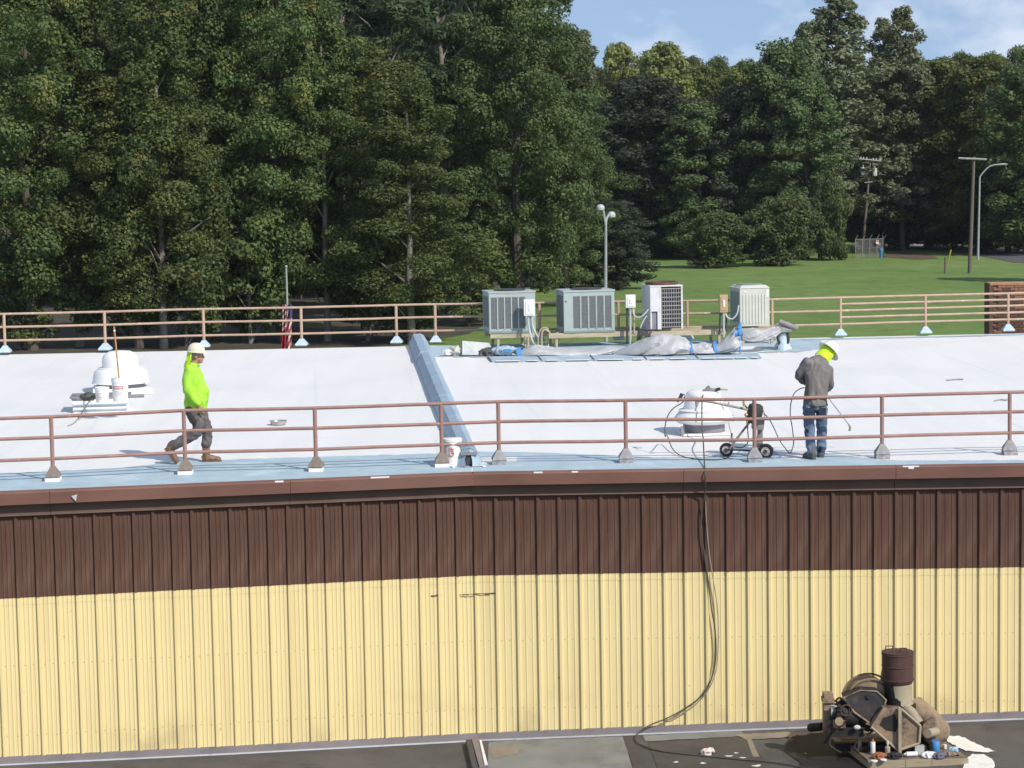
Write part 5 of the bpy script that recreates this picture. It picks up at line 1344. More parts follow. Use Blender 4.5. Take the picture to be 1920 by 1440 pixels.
# curb at the joint of the lower roof
cb = thing('roof_curb', 'short dark roof joint curb with white edge strip at the wall foot', 'roof curb', LR(893, 1400))
def lrq(pix, dz): return [LR(x, y, dz) for x, y in pix]
cq = [(872, 1399), (893, 1397), (908, 1450), (884, 1452)]
part('side', MB().hexa(lrq(cq, 0.0)[::-1], lrq([(874, 1398), (884, 1397.5), (896, 1450), (886, 1451)], 0.09)[::-1]), 'pvc_dark', cb, world=True)
part('cap', MB().hexa(lrq([(884, 1396), (897, 1395.5), (914, 1449), (899, 1450)], 0.03)[::-1], lrq([(884, 1395), (897, 1394.5), (914, 1449), (899, 1450)], 0.10)[::-1]), 'base_flash', cb, world=True)
part('edge_strip', MB().hexa(lrq([(899, 1402), (903, 1402), (915, 1448), (909, 1448)], 0.10)[::-1], lrq([(899, 1402), (903, 1402), (915, 1448), (909, 1448)], 0.115)[::-1]), 'pail_white', cb, world=True)
o = fused('rag', MB().ball((0, 0, 0.04), (0.085, 0.06, 0.05), 14, 8).ball((0.05, 0.03, 0.05), (0.06, 0.05, 0.045), 12, 8), 'rag_pink', None, 0.012, 1, 0.016, 16); o.location = LR(1325, 1416); tag(o, 'crumpled pale pink rag on the dark roof near the hose', 'rag')
for i, (px_, py_, rw) in enumerate(((1367, 1419, 0.05), (1392, 1422, 0.04), (1380, 1413, 0.03), (1318, 1432, 0.04), (1268, 1430, 0.035), (1420, 1437, 0.06), (1517, 1414, 0.05), (1455, 1447, 0.05))):
    pts = [LR(px_, py_, 0.011) + Vector((rw * (1 + 0.5 * math.sin(a * 3 + i)) * math.cos(a), 0.8 * rw * (1 + 0.4 * math.cos(a * 2 + i)) * math.sin(a), 0)) for a in np.linspace(0, 5.9, 12)]
    part('paint_spot', MB().add(pts, [tuple(range(12))]), 'paint_splash', lroof, world=True)

# ------------------------------------------------------------------ blower on its timber platform
pm0 = LR(1627, 1441)                       # front left foot of the platform
Ym = pm0.y
def ml(px, py, dy=0.0): return PY(px, py, Ym + dy)
pt_z = ml(1627, 1424).z
plat = thing('timber_platform', 'stained timber platform under the rusty blower, littered with cans', 'platform', pm0)
d_w = (ml(1815, 1424) - ml(1627, 1424)); wpl = d_w.length
fdir = Vector((1, 0.02, 0)); bdir = Vector((-0.16, 1, 0))
def plp(u_, v_, z): return Vector((pm0.x, pm0.y, 0)) + fdir * u_ + bdir * v_ + Vector((0, 0, z))
zlow = pm0.z - 0.03
DP = 1.75
for i in range(8):
    v0, v1 = DP * i / 8 + 0.006, DP * (i + 1) / 8 - 0.006
    zz = pt_z + rnd.uniform(-0.004, 0.004)
    part('plank', MB().hexa([plp(0, v0, zz - 0.035), plp(wpl, v0, zz - 0.035), plp(wpl, v1, zz - 0.035), plp(0, v1, zz - 0.035)], [plp(0, v0, zz), plp(wpl, v0, zz), plp(wpl, v1, zz), plp(0, v1, zz)]), 'plank_grime', plat, world=True)
for u0_, u1_ in ((0.0, 0.50), (0.506, 0.86), (0.866, wpl)):
    part('skirt_board', MB().hexa([plp(u0_, -0.035, zlow - 0.2), plp(u1_, -0.035, zlow - 0.2), plp(u1_, -0.002, zlow - 0.2), plp(u0_, -0.002, zlow - 0.2)], [plp(u0_, -0.035, pt_z - 0.012), plp(u1_, -0.035, pt_z - 0.012), plp(u1_, -0.002, pt_z - 0.012), plp(u0_, -0.002, pt_z - 0.012)]), 'plank', plat, world=True)
for u_ in (0.0, wpl - 0.04):
    part('side_board', MB().hexa([plp(u_, 0.0, zlow - 0.2), plp(u_ + 0.04, 0.0, zlow - 0.2), plp(u_ + 0.04, DP, zlow - 0.2), plp(u_, DP, zlow - 0.2)], [plp(u_, 0, pt_z - 0.04), plp(u_ + 0.04, 0, pt_z - 0.04), plp(u_ + 0.04, DP, pt_z - 0.04), plp(u_, DP, pt_z - 0.04)]), 'plank', plat, world=True)

bw_ = thing('blower', 'rusty industrial blower with red brown stack drum and hexagonal belt guard', 'blower', plp(0.5, 0.7, pt_z))
def mm(u_, v_, dy): return ml(1420 + u_ / 3.84, 1190 + v_ / 3.84, dy)      # from the enlarged detail
def mpart(name, mb, mt, smooth=True, parent=bw_): return part(name, mb, mt, parent, smooth=smooth, world=True)
c_t, c_b = mm(1010, 120, 0.75), mm(1012, 340, 0.75)
mpart('stack_drum', MB().tube([c_b, c_b.lerp(c_t, 0.06), c_b.lerp(c_t, 0.06), c_t.lerp(c_b, 0.05), c_t], [0.205, 0.215, 0.212, 0.216, 0.222], 32), 'mach_rust')
for (u1_, u2_, v_) in ((925, 975, 82), (1030, 1075, 98)):
    hd = MB().tube([mm(u1_, 125, 0.65), mm(u1_, v_, 0.65), mm(u2_, v_, 0.65), mm(u2_, 125, 0.65)], 0.009, 6)
    mpart('lifting_handle', hd, 'mach_rust')
mpart('stack_neck', MB().tube([mm(1015, 348, 0.75), mm(1018, 480, 0.75), mm(1020, 500, 0.75)], [0.19, 0.185, 0.20], 28), 'mach_pale')
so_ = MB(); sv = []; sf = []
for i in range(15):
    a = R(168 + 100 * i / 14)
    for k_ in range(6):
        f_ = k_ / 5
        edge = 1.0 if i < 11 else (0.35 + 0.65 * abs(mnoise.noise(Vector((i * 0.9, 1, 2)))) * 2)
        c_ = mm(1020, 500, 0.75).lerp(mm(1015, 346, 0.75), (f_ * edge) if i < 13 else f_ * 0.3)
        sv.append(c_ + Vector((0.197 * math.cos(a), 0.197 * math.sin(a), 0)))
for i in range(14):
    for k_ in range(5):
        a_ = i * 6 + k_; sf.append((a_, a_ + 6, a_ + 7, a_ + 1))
mpart('neck_shade', so_.add(sv, sf), 'mach_dark')  # dark shell painting the drum's shade onto the left of the neck
mpart('flange', MB().tube([mm(1020, 498, 0.75), mm(1020, 520, 0.75)], 0.235, 28), 'mach_dark')
cc = mm(800, 470, 0.95)
vol = MB()
rings = []
for i in range(33):                                         # scroll housing
    a = 2 * math.pi * i / 32; rr_ = 0.30 + 0.05 * i / 32
    rings.append([cc + Vector((rr_ * f_ * math.cos(a + 0.8), off, rr_ * f_ * math.sin(a + 0.8))) for off, f_ in ((-0.20, 0.02), (-0.20, 1.0), (0.25, 1.0), (0.25, 0.02))])
vol.rings(rings, caps=False)
mpart('scroll_housing', vol, 'mach_tan')
mpart('scroll_band', MB().tube([cc + Vector((0.345 * math.cos(a), -0.215, 0.345 * math.sin(a))) for a in np.linspace(-0.3, 3.4, 24)], 0.016, 6).tube([cc + Vector((0.36 * math.cos(a), 0.06, 0.36 * math.sin(a))) for a in np.linspace(0.2, 2.9, 24)], 0.014, 6), 'mach_tan')
mpart('back_drum', MB().tube([mm(900, 300, 1.1), mm(985, 310, 1.1)], 0.14, 20), 'mach_tan')
# shaded plate housing at the left of the guard
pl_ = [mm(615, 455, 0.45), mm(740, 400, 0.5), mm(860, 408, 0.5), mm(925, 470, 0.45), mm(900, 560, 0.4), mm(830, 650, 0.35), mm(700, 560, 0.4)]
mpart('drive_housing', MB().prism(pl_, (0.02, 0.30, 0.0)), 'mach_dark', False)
# hexagonal belt guard, standing in front
hx = [mm(905, 528, 0.22), mm(1035, 534, 0.22), mm(1172, 655, 0.22), mm(1163, 780, 0.22), mm(1010, 832, 0.22), mm(818, 662, 0.22)]
mpart('belt_guard', MB().prism(hx, (0.0, 0.16, 0.0)), 'mach_tan', False)
rim = MB()
for i in (1, 2, 3): rim.tube([hx[i] + Vector((0, -0.015, 0)), hx[i + 1] + Vector((0, -0.015, 0))], 0.02, 6)
rim.tube([hx[4] + Vector((0, -0.015, 0)), hx[5] + Vector((0, -0.015, 0))], 0.016, 6)
mpart('guard_rim', rim, 'mach_pale')
mpart('guard_stain', MB().add([mm(u_, v_, 0.216) for u_, v_ in ((905, 600), (990, 570), (1010, 640), (1000, 700), (930, 690), (880, 650))], [(5, 4, 3, 2, 1, 0)]), 'mach_dark', False)
mpart('guard_post', MB().box((mm(1025, 525, 0.17) + mm(1026, 905, 0.17)) / 2, (0.042, 0.05, (mm(1025, 525, 0.17) - mm(1026, 905, 0.17)).length)), 'mach_pale', False)
mpart('duct', MB().tube([mm(1120, 520, 0.95), mm(1180, 570, 0.85), mm(1245, 640, 0.70), mm(1275, 690, 0.50)], [0.175, 0.18, 0.185, 0.185], 26), 'mach_tan')
mpart('duct_cap', MB().lathe([(0.195, -0.02), (0.198, 0.02), (0.185, 0.03), (0.01, 0.034)], 30, mm(1283, 692, 0.44), mm(1283, 692, 0.44) - mm(1255, 655, 0.70)), 'mach_tan')
mpart('drain_stub', MB().tube([mm(1285, 698, 0.40), mm(1225, 712, 0.18)], 0.062, 16), 'mach_pale')
mpart('side_pipe', MB().tube([mm(1075, 530, 0.45), mm(1110, 560, 0.38), mm(1165, 640, 0.30)], 0.07, 16), 'mach_pale')
mpart('pipe_mouth', MB().tube([mm(1163, 637, 0.305), mm(1167, 643, 0.295)], 0.058, 16), 'mach_dark')
for k_ in range(10):
    a = R(-170 + 16 * k_)
    mpart('bolt', MB().cyl(mm(1020, 497, 0.75) + Vector((0.215 * math.cos(a), 0.215 * math.sin(a), 0)), mm(1020, 489, 0.75) + Vector((0.215 * math.cos(a), 0.215 * math.sin(a), 0)), 0.014, n=6), 'mach_rust')
for k_ in range(3):
    mpart('drum_band', MB().tube([c_b.lerp(c_t, (0.10, 0.55, 0.93)[k_]) + Vector((0.219 * math.cos(a), 0.219 * math.sin(a), 0)) for a in np.linspace(0, 6.283, 33)], 0.007, 5), 'mach_rust')
mpart('grease_hose', MB().tube(spline([mm(560, 480, 0.42), mm(600, 455, 0.36), mm(660, 520, 0.32), mm(640, 620, 0.30), mm(560, 700, 0.34), mm(520, 790, 0.30), mm(600, 850, 0.25)], 6), 0.014, 6), 'rubber')
mpart('cable', MB().tube(spline([mm(840, 690, 0.34), mm(760, 740, 0.25), mm(700, 800, 0.22), mm(730, 850, 0.20)], 6), 0.010, 6), 'rubber')
mpart('housing_flange', MB().tube([pl_[i_] + Vector((0, -0.012, 0)) for i_ in (0, 1, 2, 3, 4, 5, 6, 0)], 0.014, 6), 'mach_tan')
mpart('access_hole', MB().cyl(mm(800, 445, 0.44), mm(800, 445, 0.49), 0.035, n=12), 'rubber')
mpart('pillow_block', MB().box(mm(590, 640, 0.42), (0.16, 0.12, 0.10)).tube([mm(590, 625, 0.36), mm(590, 625, 0.30)], 0.06, 12), 'mach_tan')
mpart('valve_wheel', MB().tube([mm(640, 545, 0.30) + Vector((0.075 * math.cos(a), 0, 0.075 * math.sin(a))) for a in np.linspace(0, 6.283, 17)], 0.011, 6), 'mach_rust')
# motor and clutter on the shaded side
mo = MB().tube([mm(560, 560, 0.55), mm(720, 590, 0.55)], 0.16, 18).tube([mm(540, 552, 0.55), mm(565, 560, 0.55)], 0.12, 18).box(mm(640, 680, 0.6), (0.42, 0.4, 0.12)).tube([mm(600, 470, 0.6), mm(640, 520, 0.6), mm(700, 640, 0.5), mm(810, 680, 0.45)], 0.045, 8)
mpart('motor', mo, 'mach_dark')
mpart('bearing_stand', MB().box(mm(508, 560, 0.7), (0.13, 0.18, 0.56)).box(mm(508, 466, 0.68), (0.16, 0.2, 0.06)), 'mach_tan', False)
mpart('control_box', MB().box(mm(553, 545, 0.50), (0.085, 0.06, 0.14)), 'ac_cream', False)
mpart('brace', MB().tube([mm(480, 780, 0.55), mm(600, 620, 0.5)], 0.016, 6), 'mach_dark')
mpart('drive_shaft', MB().tube([mm(470, 660, 0.9), mm(380, 670, 1.1)], 0.06, 8), 'mach_dark')
mpart('link_rod', MB().tube([mm(700, 665, 0.4), mm(830, 690, 0.38)], 0.02, 6), 'mach_dark')
mpart('yellow_plug', MB().ball(mm(718, 668, 0.33), (0.05, 0.03, 0.035), 8, 6), 'ac_cream')
mpart('base_frame', MB().box(mm(880, 800, 0.8), (1.25, 0.10, 0.12)).box(mm(980, 830, 0.42), (0.9, 0.08, 0.10)).box(mm(1200, 760, 0.65), (0.10, 0.3, 0.34)).box(mm(1010, 700, 0.75), (0.36, 0.36, 0.46)), 'mach_dark', False)

# cans and litter on the platform
def onp(u_, v_): return P(1420 + u_ / 3.84, 1190 + v_ / 3.84, pt_z + 0.004)
def can(name, label, u_, v_, r_, h_, mt, cat, top=None, cone=False, group=None):
    q = onp(u_, v_); t = thing(name, label, cat, q, group=group)
    part('body', MB().lathe([(r_ * 0.92, 0), (r_, 0.006), (r_, h_ * (0.72 if cone else 0.97)), (r_ * (0.42 if cone else 0.94), h_ * (0.82 if cone else 1.0)), (r_ * (0.4 if cone else 0.9), h_), (0.002, h_)], 16), mt, t, smooth=True)
    if top: part('cap', MB().lathe([(r_ * 0.5, h_ + 0.001), (r_ * 0.5, h_ + 0.045), (0.002, h_ + 0.048)], 12), top, t, smooth=True)
    return t
can('spray_can', 'white and red spray can in front of the belt guard', 832, 858, 0.034, 0.17, 'pail_white', 'can', 'sign_orange')
can('spray_can', 'blue capped spray can standing behind the red topped one', 815, 835, 0.030, 0.19, 'violet_cloth', 'can', 'pale_blue')
can('bottle', 'grey brown plastic bottle beside the orange rag', 938, 866, 0.036, 0.15, 'wood_beam', 'bottle', 'ac_white', True)
can('bottle', 'clear pale bottle in the shade behind the spray cans', 738, 815, 0.026, 0.15, 'ac_cream', 'bottle', 'board_grey', True)
can('paint_can', 'blue paint can near the round duct cap', 1282, 838, 0.058, 0.14, 'tape_blue', 'can')
can('paint_can', 'small white cup right of the blue can', 1350, 822, 0.026, 0.06, 'pail_white', 'cup')
tt = thing('metal_tin', 'open square grey tin right of the guard post', 'tin', onp(1165, 858))
part('body', MB().box((0, 0, 0.055), (0.125, 0.09, 0.11)), 'conduit', tt)
part('rim', MB().box((0, -0.045, 0.112), (0.13, 0.008, 0.012)).box((0, 0.045, 0.112), (0.13, 0.008, 0.012)).box((-0.062, 0, 0.112), (0.008, 0.082, 0.012)).box((0.062, 0, 0.112), (0.008, 0.082, 0.012)), 'ac_cream', tt)
q = onp(1112, 878); tt = thing('bottle', 'white bottle lying on its side before the square tin', 'bottle', q)
part('body', MB().tube([Vector((-0.075, 0, 0.035)), Vector((0.075, 0.01, 0.035))], 0.034, 12), 'pail_white', tt, smooth=True)
part('neck', MB().tube([Vector((-0.075, 0, 0.035)), Vector((-0.105, 0, 0.035))], [0.022, 0.013], 10), 'box_white', tt, smooth=True)
def lump(name, label, cat, u_, v_, r_, mt, w=0.014):
    o = fused(name, MB().ball((0, 0, r_[2] * 0.7), r_, 14, 8).ball((r_[0] * 0.5, r_[1] * 0.3, r_[2] * 0.6), (r_[0] * 0.6, r_[1] * 0.7, r_[2] * 0.8), 10, 8), mt, None, 0.010, 1, w, 18)
    o.location = onp(u_, v_); tag(o, label, cat); return o
lump('orange_rag', 'orange brown rag crumpled at the platform front edge', 'rag', 878, 890, (0.10, 0.06, 0.045), 'orange_rag')
lump('white_rag', 'white rag draped between the tin and the blue can', 'rag', 1235, 880, (0.11, 0.07, 0.04), 'pail_white')
lump('violet_cloth', 'violet grey cloth in front of the blue can', 'cloth', 1310, 885, (0.10, 0.06, 0.04), 'violet_cloth')
lump('brown_cloth', 'dark brown cloth folded at the right side of the platform', 'cloth', 1385, 868, (0.14, 0.07, 0.03), 'plank_grime')
lump('pale_blue_wrapper', 'pale blue wrapper at the right end of the platform', 'wrapper', 1412, 845, (0.075, 0.04, 0.04), 'pale_blue')
lump('dark_rag', 'black oily rag at the foot of the guard post', 'rag', 985, 888, (0.10, 0.06, 0.045), 'rubber')
for (u_, v_, lab) in ((842, 912, 'round white lid on the platform edge, left of its twin'), (908, 904, 'round white lid on the platform edge below the orange rag')):
    o = part('jar_lid', MB().lathe([(0.046, 0), (0.048, 0.012), (0.04, 0.016), (0.002, 0.016)], 16), 'pail_white', None, smooth=True); o.location = onp(u_, v_); tag(o, lab, 'lid')
o = part('wood_stick', MB().box((0, 0, 0.012), (0.22, 0.03, 0.02), R(-20)), 'mach_pale', None); o.location = onp(770, 835); tag(o, 'pale stir stick lying left of the spray cans', 'stick')
# spilled paint
def splash(pix, dz, seed):
    pts = []
    for i in range(len(pix)):
        (x0, y0), (x1, y1) = pix[i], pix[(i + 1) % len(pix)]
        for j in range(5):
            x, y = x0 + (x1 - x0) * j / 5, y0 + (y1 - y0) * j / 5
            n_ = mnoise.noise(Vector((x * 0.25, y * 0.25, seed)))
            pts.append(LR(x + 3 * n_, y + 2 * mnoise.noise(Vector((x * 0.3, y * 0.3, seed + 3))), dz))
    return MB().add(pts, [tuple(range(len(pts)))])
part('paint_spill', splash([(1772, 1381), (1800, 1381), (1822, 1391), (1845, 1402), (1866, 1410), (1850, 1412), (1815, 1410), (1795, 1402), (1778, 1392)], 0.012, 1), 'paint_splash', lroof, world=True, label='white paint spill running out beside the blower')
part('paint_spill', splash([(1812, 1424), (1822, 1416), (1845, 1416), (1860, 1424), (1866, 1434), (1858, 1455), (1800, 1455)], 0.012, 4), 'paint_splash', lroof, world=True, label='white paint puddle at the platform corner')

# ------------------------------------------------------------------ beyond the roof: flag, lamps, poles, fence, brick
Yf_ = 78.0
def fp(px, py, Y): return PY(px, py, Y)
b0 = fp(541, 640, Yf_); base = Vector((b0.x, Yf_, 0)); topf = fp(536.5, 500, Yf_)
fg = thing('flagpole', 'slim grey flagpole rising behind the left back railing', 'flagpole', base)
part('shaft', MB().tube([base, base.lerp(topf, 0.6), topf], [0.055, 0.045, 0.03], 10), 'pole_grey', fg, world=True, smooth=True)
part('finial', MB().ball(topf, 0.05, 10, 8), 'pole_grey', fg, world=True, smooth=True)
fl = MB(); fs_ = scale_at(b0)
rows_ = 26
def fold(cx, w, y0, y1, seed, mats, slant):
    vs, fs, mi = [], [], []
    k = 14
    for i in range(rows_ + 1):
        t = i / rows_; y = y0 + (y1 - y0) * t
        for j in range(k + 1):
            s_ = j / k
            x = cx + w * (s_ - 0.5) * (0.75 + 0.25 * t) + 1.2 * math.sin(3 * t + seed)
            p = fp(x, y, Yf_ - 0.12 - 0.09 * math.sin(s_ * 9 + seed + 2 * t)); vs.append(p)
    o = len(fl.v); fl.v += [tuple(v) for v in vs]
    for i in range(rows_):
        for j in range(k):
            a = i * (k + 1) + j
            fl.f.append((o + a, o + a + k + 1, o + a + k + 2, o + a + 1)); fl.m.append(mats(i / rows_, j / k))
fold(532.5, 9, 571, 656, 0.4, lambda t, s_: 0 if (t * 7 + s_ * 0.8) % 1 < 0.55 or t > 0.55 else 1, 0)
fold(542.5, 12, 571, 656, 1.9, lambda t, s_: 2 if (t < 0.28 and s_ > 0.35) or t < 0.05 else (0 if (t * 4.2 + s_ * 1.5) % 1 < 0.5 else 1), 1)
fo = part('flag', fl, ['flag_red', 'flag_white', 'flag_blue'], None, smooth=False)
tag(fo, 'limp red and white striped flag with blue corner hanging on its pole', 'flag')

Yl = 105.0
b0 = fp(1135.5, 560, Yl); base = Vector((b0.x, Yl, 0))
lt = thing('lamp_post', 'slim double headed lamp post behind the second green condenser', 'lamp post', base)
jn = fp(1136, 424, Yl)
part('pole', MB().tube([base, fp(1135.5, 540, Yl), jn], [0.085, 0.075, 0.055], 10), 'pole_grey', lt, world=True, smooth=True)
part('arm', MB().tube(spline([jn, fp(1133, 405, Yl), fp(1130, 392, Yl), fp(1126, 388, Yl)], 5), 0.05, 8), 'pole_grey', lt, world=True, smooth=True)
part('arm', MB().tube(spline([jn, fp(1137, 412, Yl + 0.3), fp(1140, 405, Yl + 0.6), fp(1145, 402.5, Yl + 0.8)], 5), 0.05, 8), 'pole_grey', lt, world=True, smooth=True)
for px_, py_, dy in ((1126, 389, 0), (1146.5, 402.5, 0.8)):
    q = fp(px_, py_, Yl + dy)
    part('lamp_head', MB().lathe([(0.10, -0.16), (0.17, -0.11), (0.19, -0.02), (0.17, 0.06), (0.10, 0.13), (0.01, 0.15)], 16, q), 'trans_grey', lt, world=True, smooth=True)

def pole_at(px, pyb, pyt, pxt):
    b = P(px, pyb, 0); return b, PY(pxt, pyt, b.y)
b, t_ = pole_at(1818, 512, 294, 1826)
up1 = thing('utility_pole', 'tall wooden utility pole with a single pale crossarm', 'utility pole', b); Yq = b.y
part('pole', MB().tube([b, b.lerp(t_, 0.5), t_], [0.19, 0.17, 0.13], 10), 'pole_wood', up1, world=True, smooth=True)
part('crossarm', MB().tube([PY(1797, 296.5, Yq - 0.2), PY(1850, 299, Yq - 0.2)], 0.10, 6), 'wood_grey', up1, world=True)
b, t_ = pole_at(1833.5, 487, 332, 1837)
sl = thing('street_lamp', 'grey street lamp with curved arm beside the tall wooden pole', 'street lamp', b); Yq = b.y
part('pole', MB().tube([b, b.lerp(t_, 0.5), t_], [0.13, 0.11, 0.09], 10), 'pole_grey', sl, world=True, smooth=True)
part('arm', MB().tube(spline([t_, PY(1843, 324, Yq), PY(1854, 313, Yq), PY(1866, 309, Yq), PY(1874, 308.5, Yq)], 5), 0.07, 8), 'pole_grey', sl, world=True, smooth=True)
part('lamp_head', MB().tube([PY(1873, 308.5, Yq), PY(1880, 308, Yq), PY(1889, 308, Yq)], [(0.08, 0.07), (0.18, 0.10), (0.08, 0.05)], 10), 'trans_grey', sl, world=True, smooth=True)
b, t_ = pole_at(1617, 475, 297, 1632)
up2 = thing('utility_pole', 'leaning utility pole carrying two pale transformer cans', 'utility pole', b); Yq = b.y
part('pole', MB().tube([b, b.lerp(t_, 0.5), t_], [0.17, 0.15, 0.12], 10), 'pole_wood', up2, world=True, smooth=True)
part('crossarm', MB().tube([PY(1611, 298, Yq - 0.2), PY(1652, 302, Yq - 0.2)], 0.09, 6), 'wood_grey', up2, world=True)
part('crossarm', MB().tube([PY(1621, 342.5, Yq - 0.2), PY(1634, 341.5, Yq - 0.2)], 0.06, 6), 'wood_grey', up2, world=True)
for px_ in (1614, 1619, 1625, 1637, 1643, 1650):
    part('insulator', MB().lathe([(0.06, 0), (0.09, 0.1), (0.05, 0.24), (0.01, 0.28)], 8, PY(px_, 298 + (px_ - 1611) * 0.09, Yq - 0.2)), 'trans_grey', up2, world=True)
for px_, py_ in ((1618, 321), (1640, 322.5)):
    q = PY(px_, py_, Yq - 0.35)
    tr_ = part('transformer', MB().lathe([(0.24, -0.42), (0.27, -0.40), (0.27, 0.36), (0.24, 0.42), (0.01, 0.46)], 16, q), 'trans_grey', up2, world=True, smooth=True)
    part('bushing', MB().lathe([(0.05, 0.44), (0.06, 0.62), (0.02, 0.68)], 8, q + Vector((0.0, -0.1, 0)) - up2.location), 'trans_grey', tr_)
part('transformer_bracket', MB().tube([PY(1618, 320, Yq - 0.3), PY(1640, 322, Yq - 0.3)], 0.06, 6), 'dark_metal', up2, world=True)
# bollard-like brown post with yellow guy guard
b = P(1772, 513, 0)
gp_ = thing('marker_post', 'short brown timber post on the lawn edge by the tall pole', 'post', b)
part('post', MB().tube([b, PY(1772.5, 482, b.y)], 0.10, 8), 'pole_wood', gp_, world=True)
b = P(1776, 497, 0)
o = part('guy_guard', MB().tube([b, PY(1783, 468, b.y)], 0.085, 8), 'yellow_guard', None, smooth=True); tag(o, 'slanting yellow guy wire guard beside the brown post', 'guy guard')
# chain link fence around the plant
fn = thing('chain_fence', 'chain link fence with barbed arms at the lawn edge below the transformers', 'fence', P(1630, 484, 0))
cA, cB, cC = P(1604, 484, 0), P(1657, 483, 0), P(1598, 470, 0)
Hf = 2.0
def fence_run(p, q, n):
    for i in range(n + 1):
        s_ = p.lerp(q, i / n)
        po = part('fence_post', MB().cyl(s_, s_ + Vector((0, 0, Hf)), 0.05, n=6), 'cart_grey', fn, world=True)
        part('barb_arm', MB().tube([s_ + Vector((0, 0, Hf)) - fn.location, s_ + Vector((0.25, -0.1, Hf + 0.45)) - fn.location], 0.04, 5), 'cart_grey', po)
    part('fence_rail', MB().tube([p + Vector((0, 0, Hf)), q + Vector((0, 0, Hf))], 0.035, 6).tube([p + Vector((0, 0, 1.05)), q + Vector((0, 0, 1.05))], 0.02, 6), 'cart_grey', fn, world=True)
    mw = MB(); k = 26; d_ = q - p
    for i in range(-8, k):
        for sgn in (0, 1):
            t0 = i / k; t1 = t0 + 8 / k
            a, c_ = (0.0, Hf) if sgn == 0 else (Hf, 0.0)
            if t0 < 0: a = a + (c_ - a) * (-t0) / (t1 - t0); t0 = 0
            if t1 > 1: c_ = a + (c_ - a) * (1 - t0) / (t1 - t0); t1 = 1
            mw.tube([p + d_ * t0 + Vector((0, 0, a)), p + d_ * t1 + Vector((0, 0, c_))], 0.012, 3, caps=False)
    w_ = part('chain_mesh', mw, 'cart_grey', fn, world=True); w_['kind'] = 'stuff'
fence_run(cA, cB, 4); fence_run(cB, P(1652, 466, 0), 2)
sg = PY(1645, 454, cB.y - 0.25)
part('warning_sign', MB().box(sg, (0.30, 0.03, 0.36)), 'sign_white', fn, world=True)
part('warning_sign', MB().box(sg + Vector((0, -0.02, 0.1)), (0.28, 0.02, 0.12)), 'sign_orange', fn, world=True, label='orange header of the warning sign')
q = P(1652, 484, 0)
hy = thing('water_hydrant', 'blue hydrant post at the corner of the chain link fence', 'hydrant', q)
part('body', MB().lathe([(0.20, 0), (0.20, 0.08), (0.15, 0.12), (0.16, 0.75), (0.20, 0.78), (0.18, 0.95), (0.06, 1.08), (0.01, 1.1)], 14), 'blue_plastic', hy, smooth=True)
part('nozzle', MB().tube([Vector((-0.26, 0, 0.62)), Vector((0.26, 0, 0.62))], 0.07, 8), 'blue_plastic', hy)

# brick pier beyond the back edge at the right
Yb_ = 57.0
q0, q1 = PY(1861, 533, Yb_), PY(1990, 530, Yb_)
bp_ = thing('brick_building', 'weathered orange brick building corner beyond the back railing', 'building', Vector((q0.x, Yb_, 0)))
Lb = q1.x - q0.x; Ht = q0.z
part('wall_core', MB().box((Lb / 2 + 0.02, 0.32, Ht / 2 - 0.02), (Lb - 0.02, 0.58, Ht - 0.05)), 'mortar', bp_)
part('side_wall', MB().box((-0.03, 0.3, Ht / 2), (0.10, 0.6, Ht + 0.02)), 'brick_dark', bp_)  # darker brick colour paints in the shade of this side
bwid, bh = 0.205, 0.066
meshes = [MB().box((0, 0, 0), (bwid - 0.012, 0.03, bh - 0.012)).mesh('brick', mm_) for mm_ in ('brick', 'brick_pale', 'brick_dark', 'brick')]
zmin = ZB - 0.75
row = 0; z = Ht - bh / 2 - 0.03; count = 0
while z > zmin and count < 290:
    x = 0.03 + (bwid / 2 if row % 2 else bwid)
    while x < 1.75 and count < 290:
        nz_ = mnoise.noise(Vector((x * 1.3, z * 1.3, 2)))
        me = meshes[2 if nz_ < -0.12 + rnd.uniform(-0.15, 0.15) else (1 if nz_ > 0.2 else 0)]
        o = link('brick', me, bp_, (x, 0.0 + rnd.uniform(-0.003, 0.003), z)); count += 1
        x += bwid
    z -= bh; row += 1
part('coping', MB().box((Lb / 2, 0.31, Ht + 0.0), (Lb + 0.12, 0.64, 0.05)), 'brick_pale', bp_)

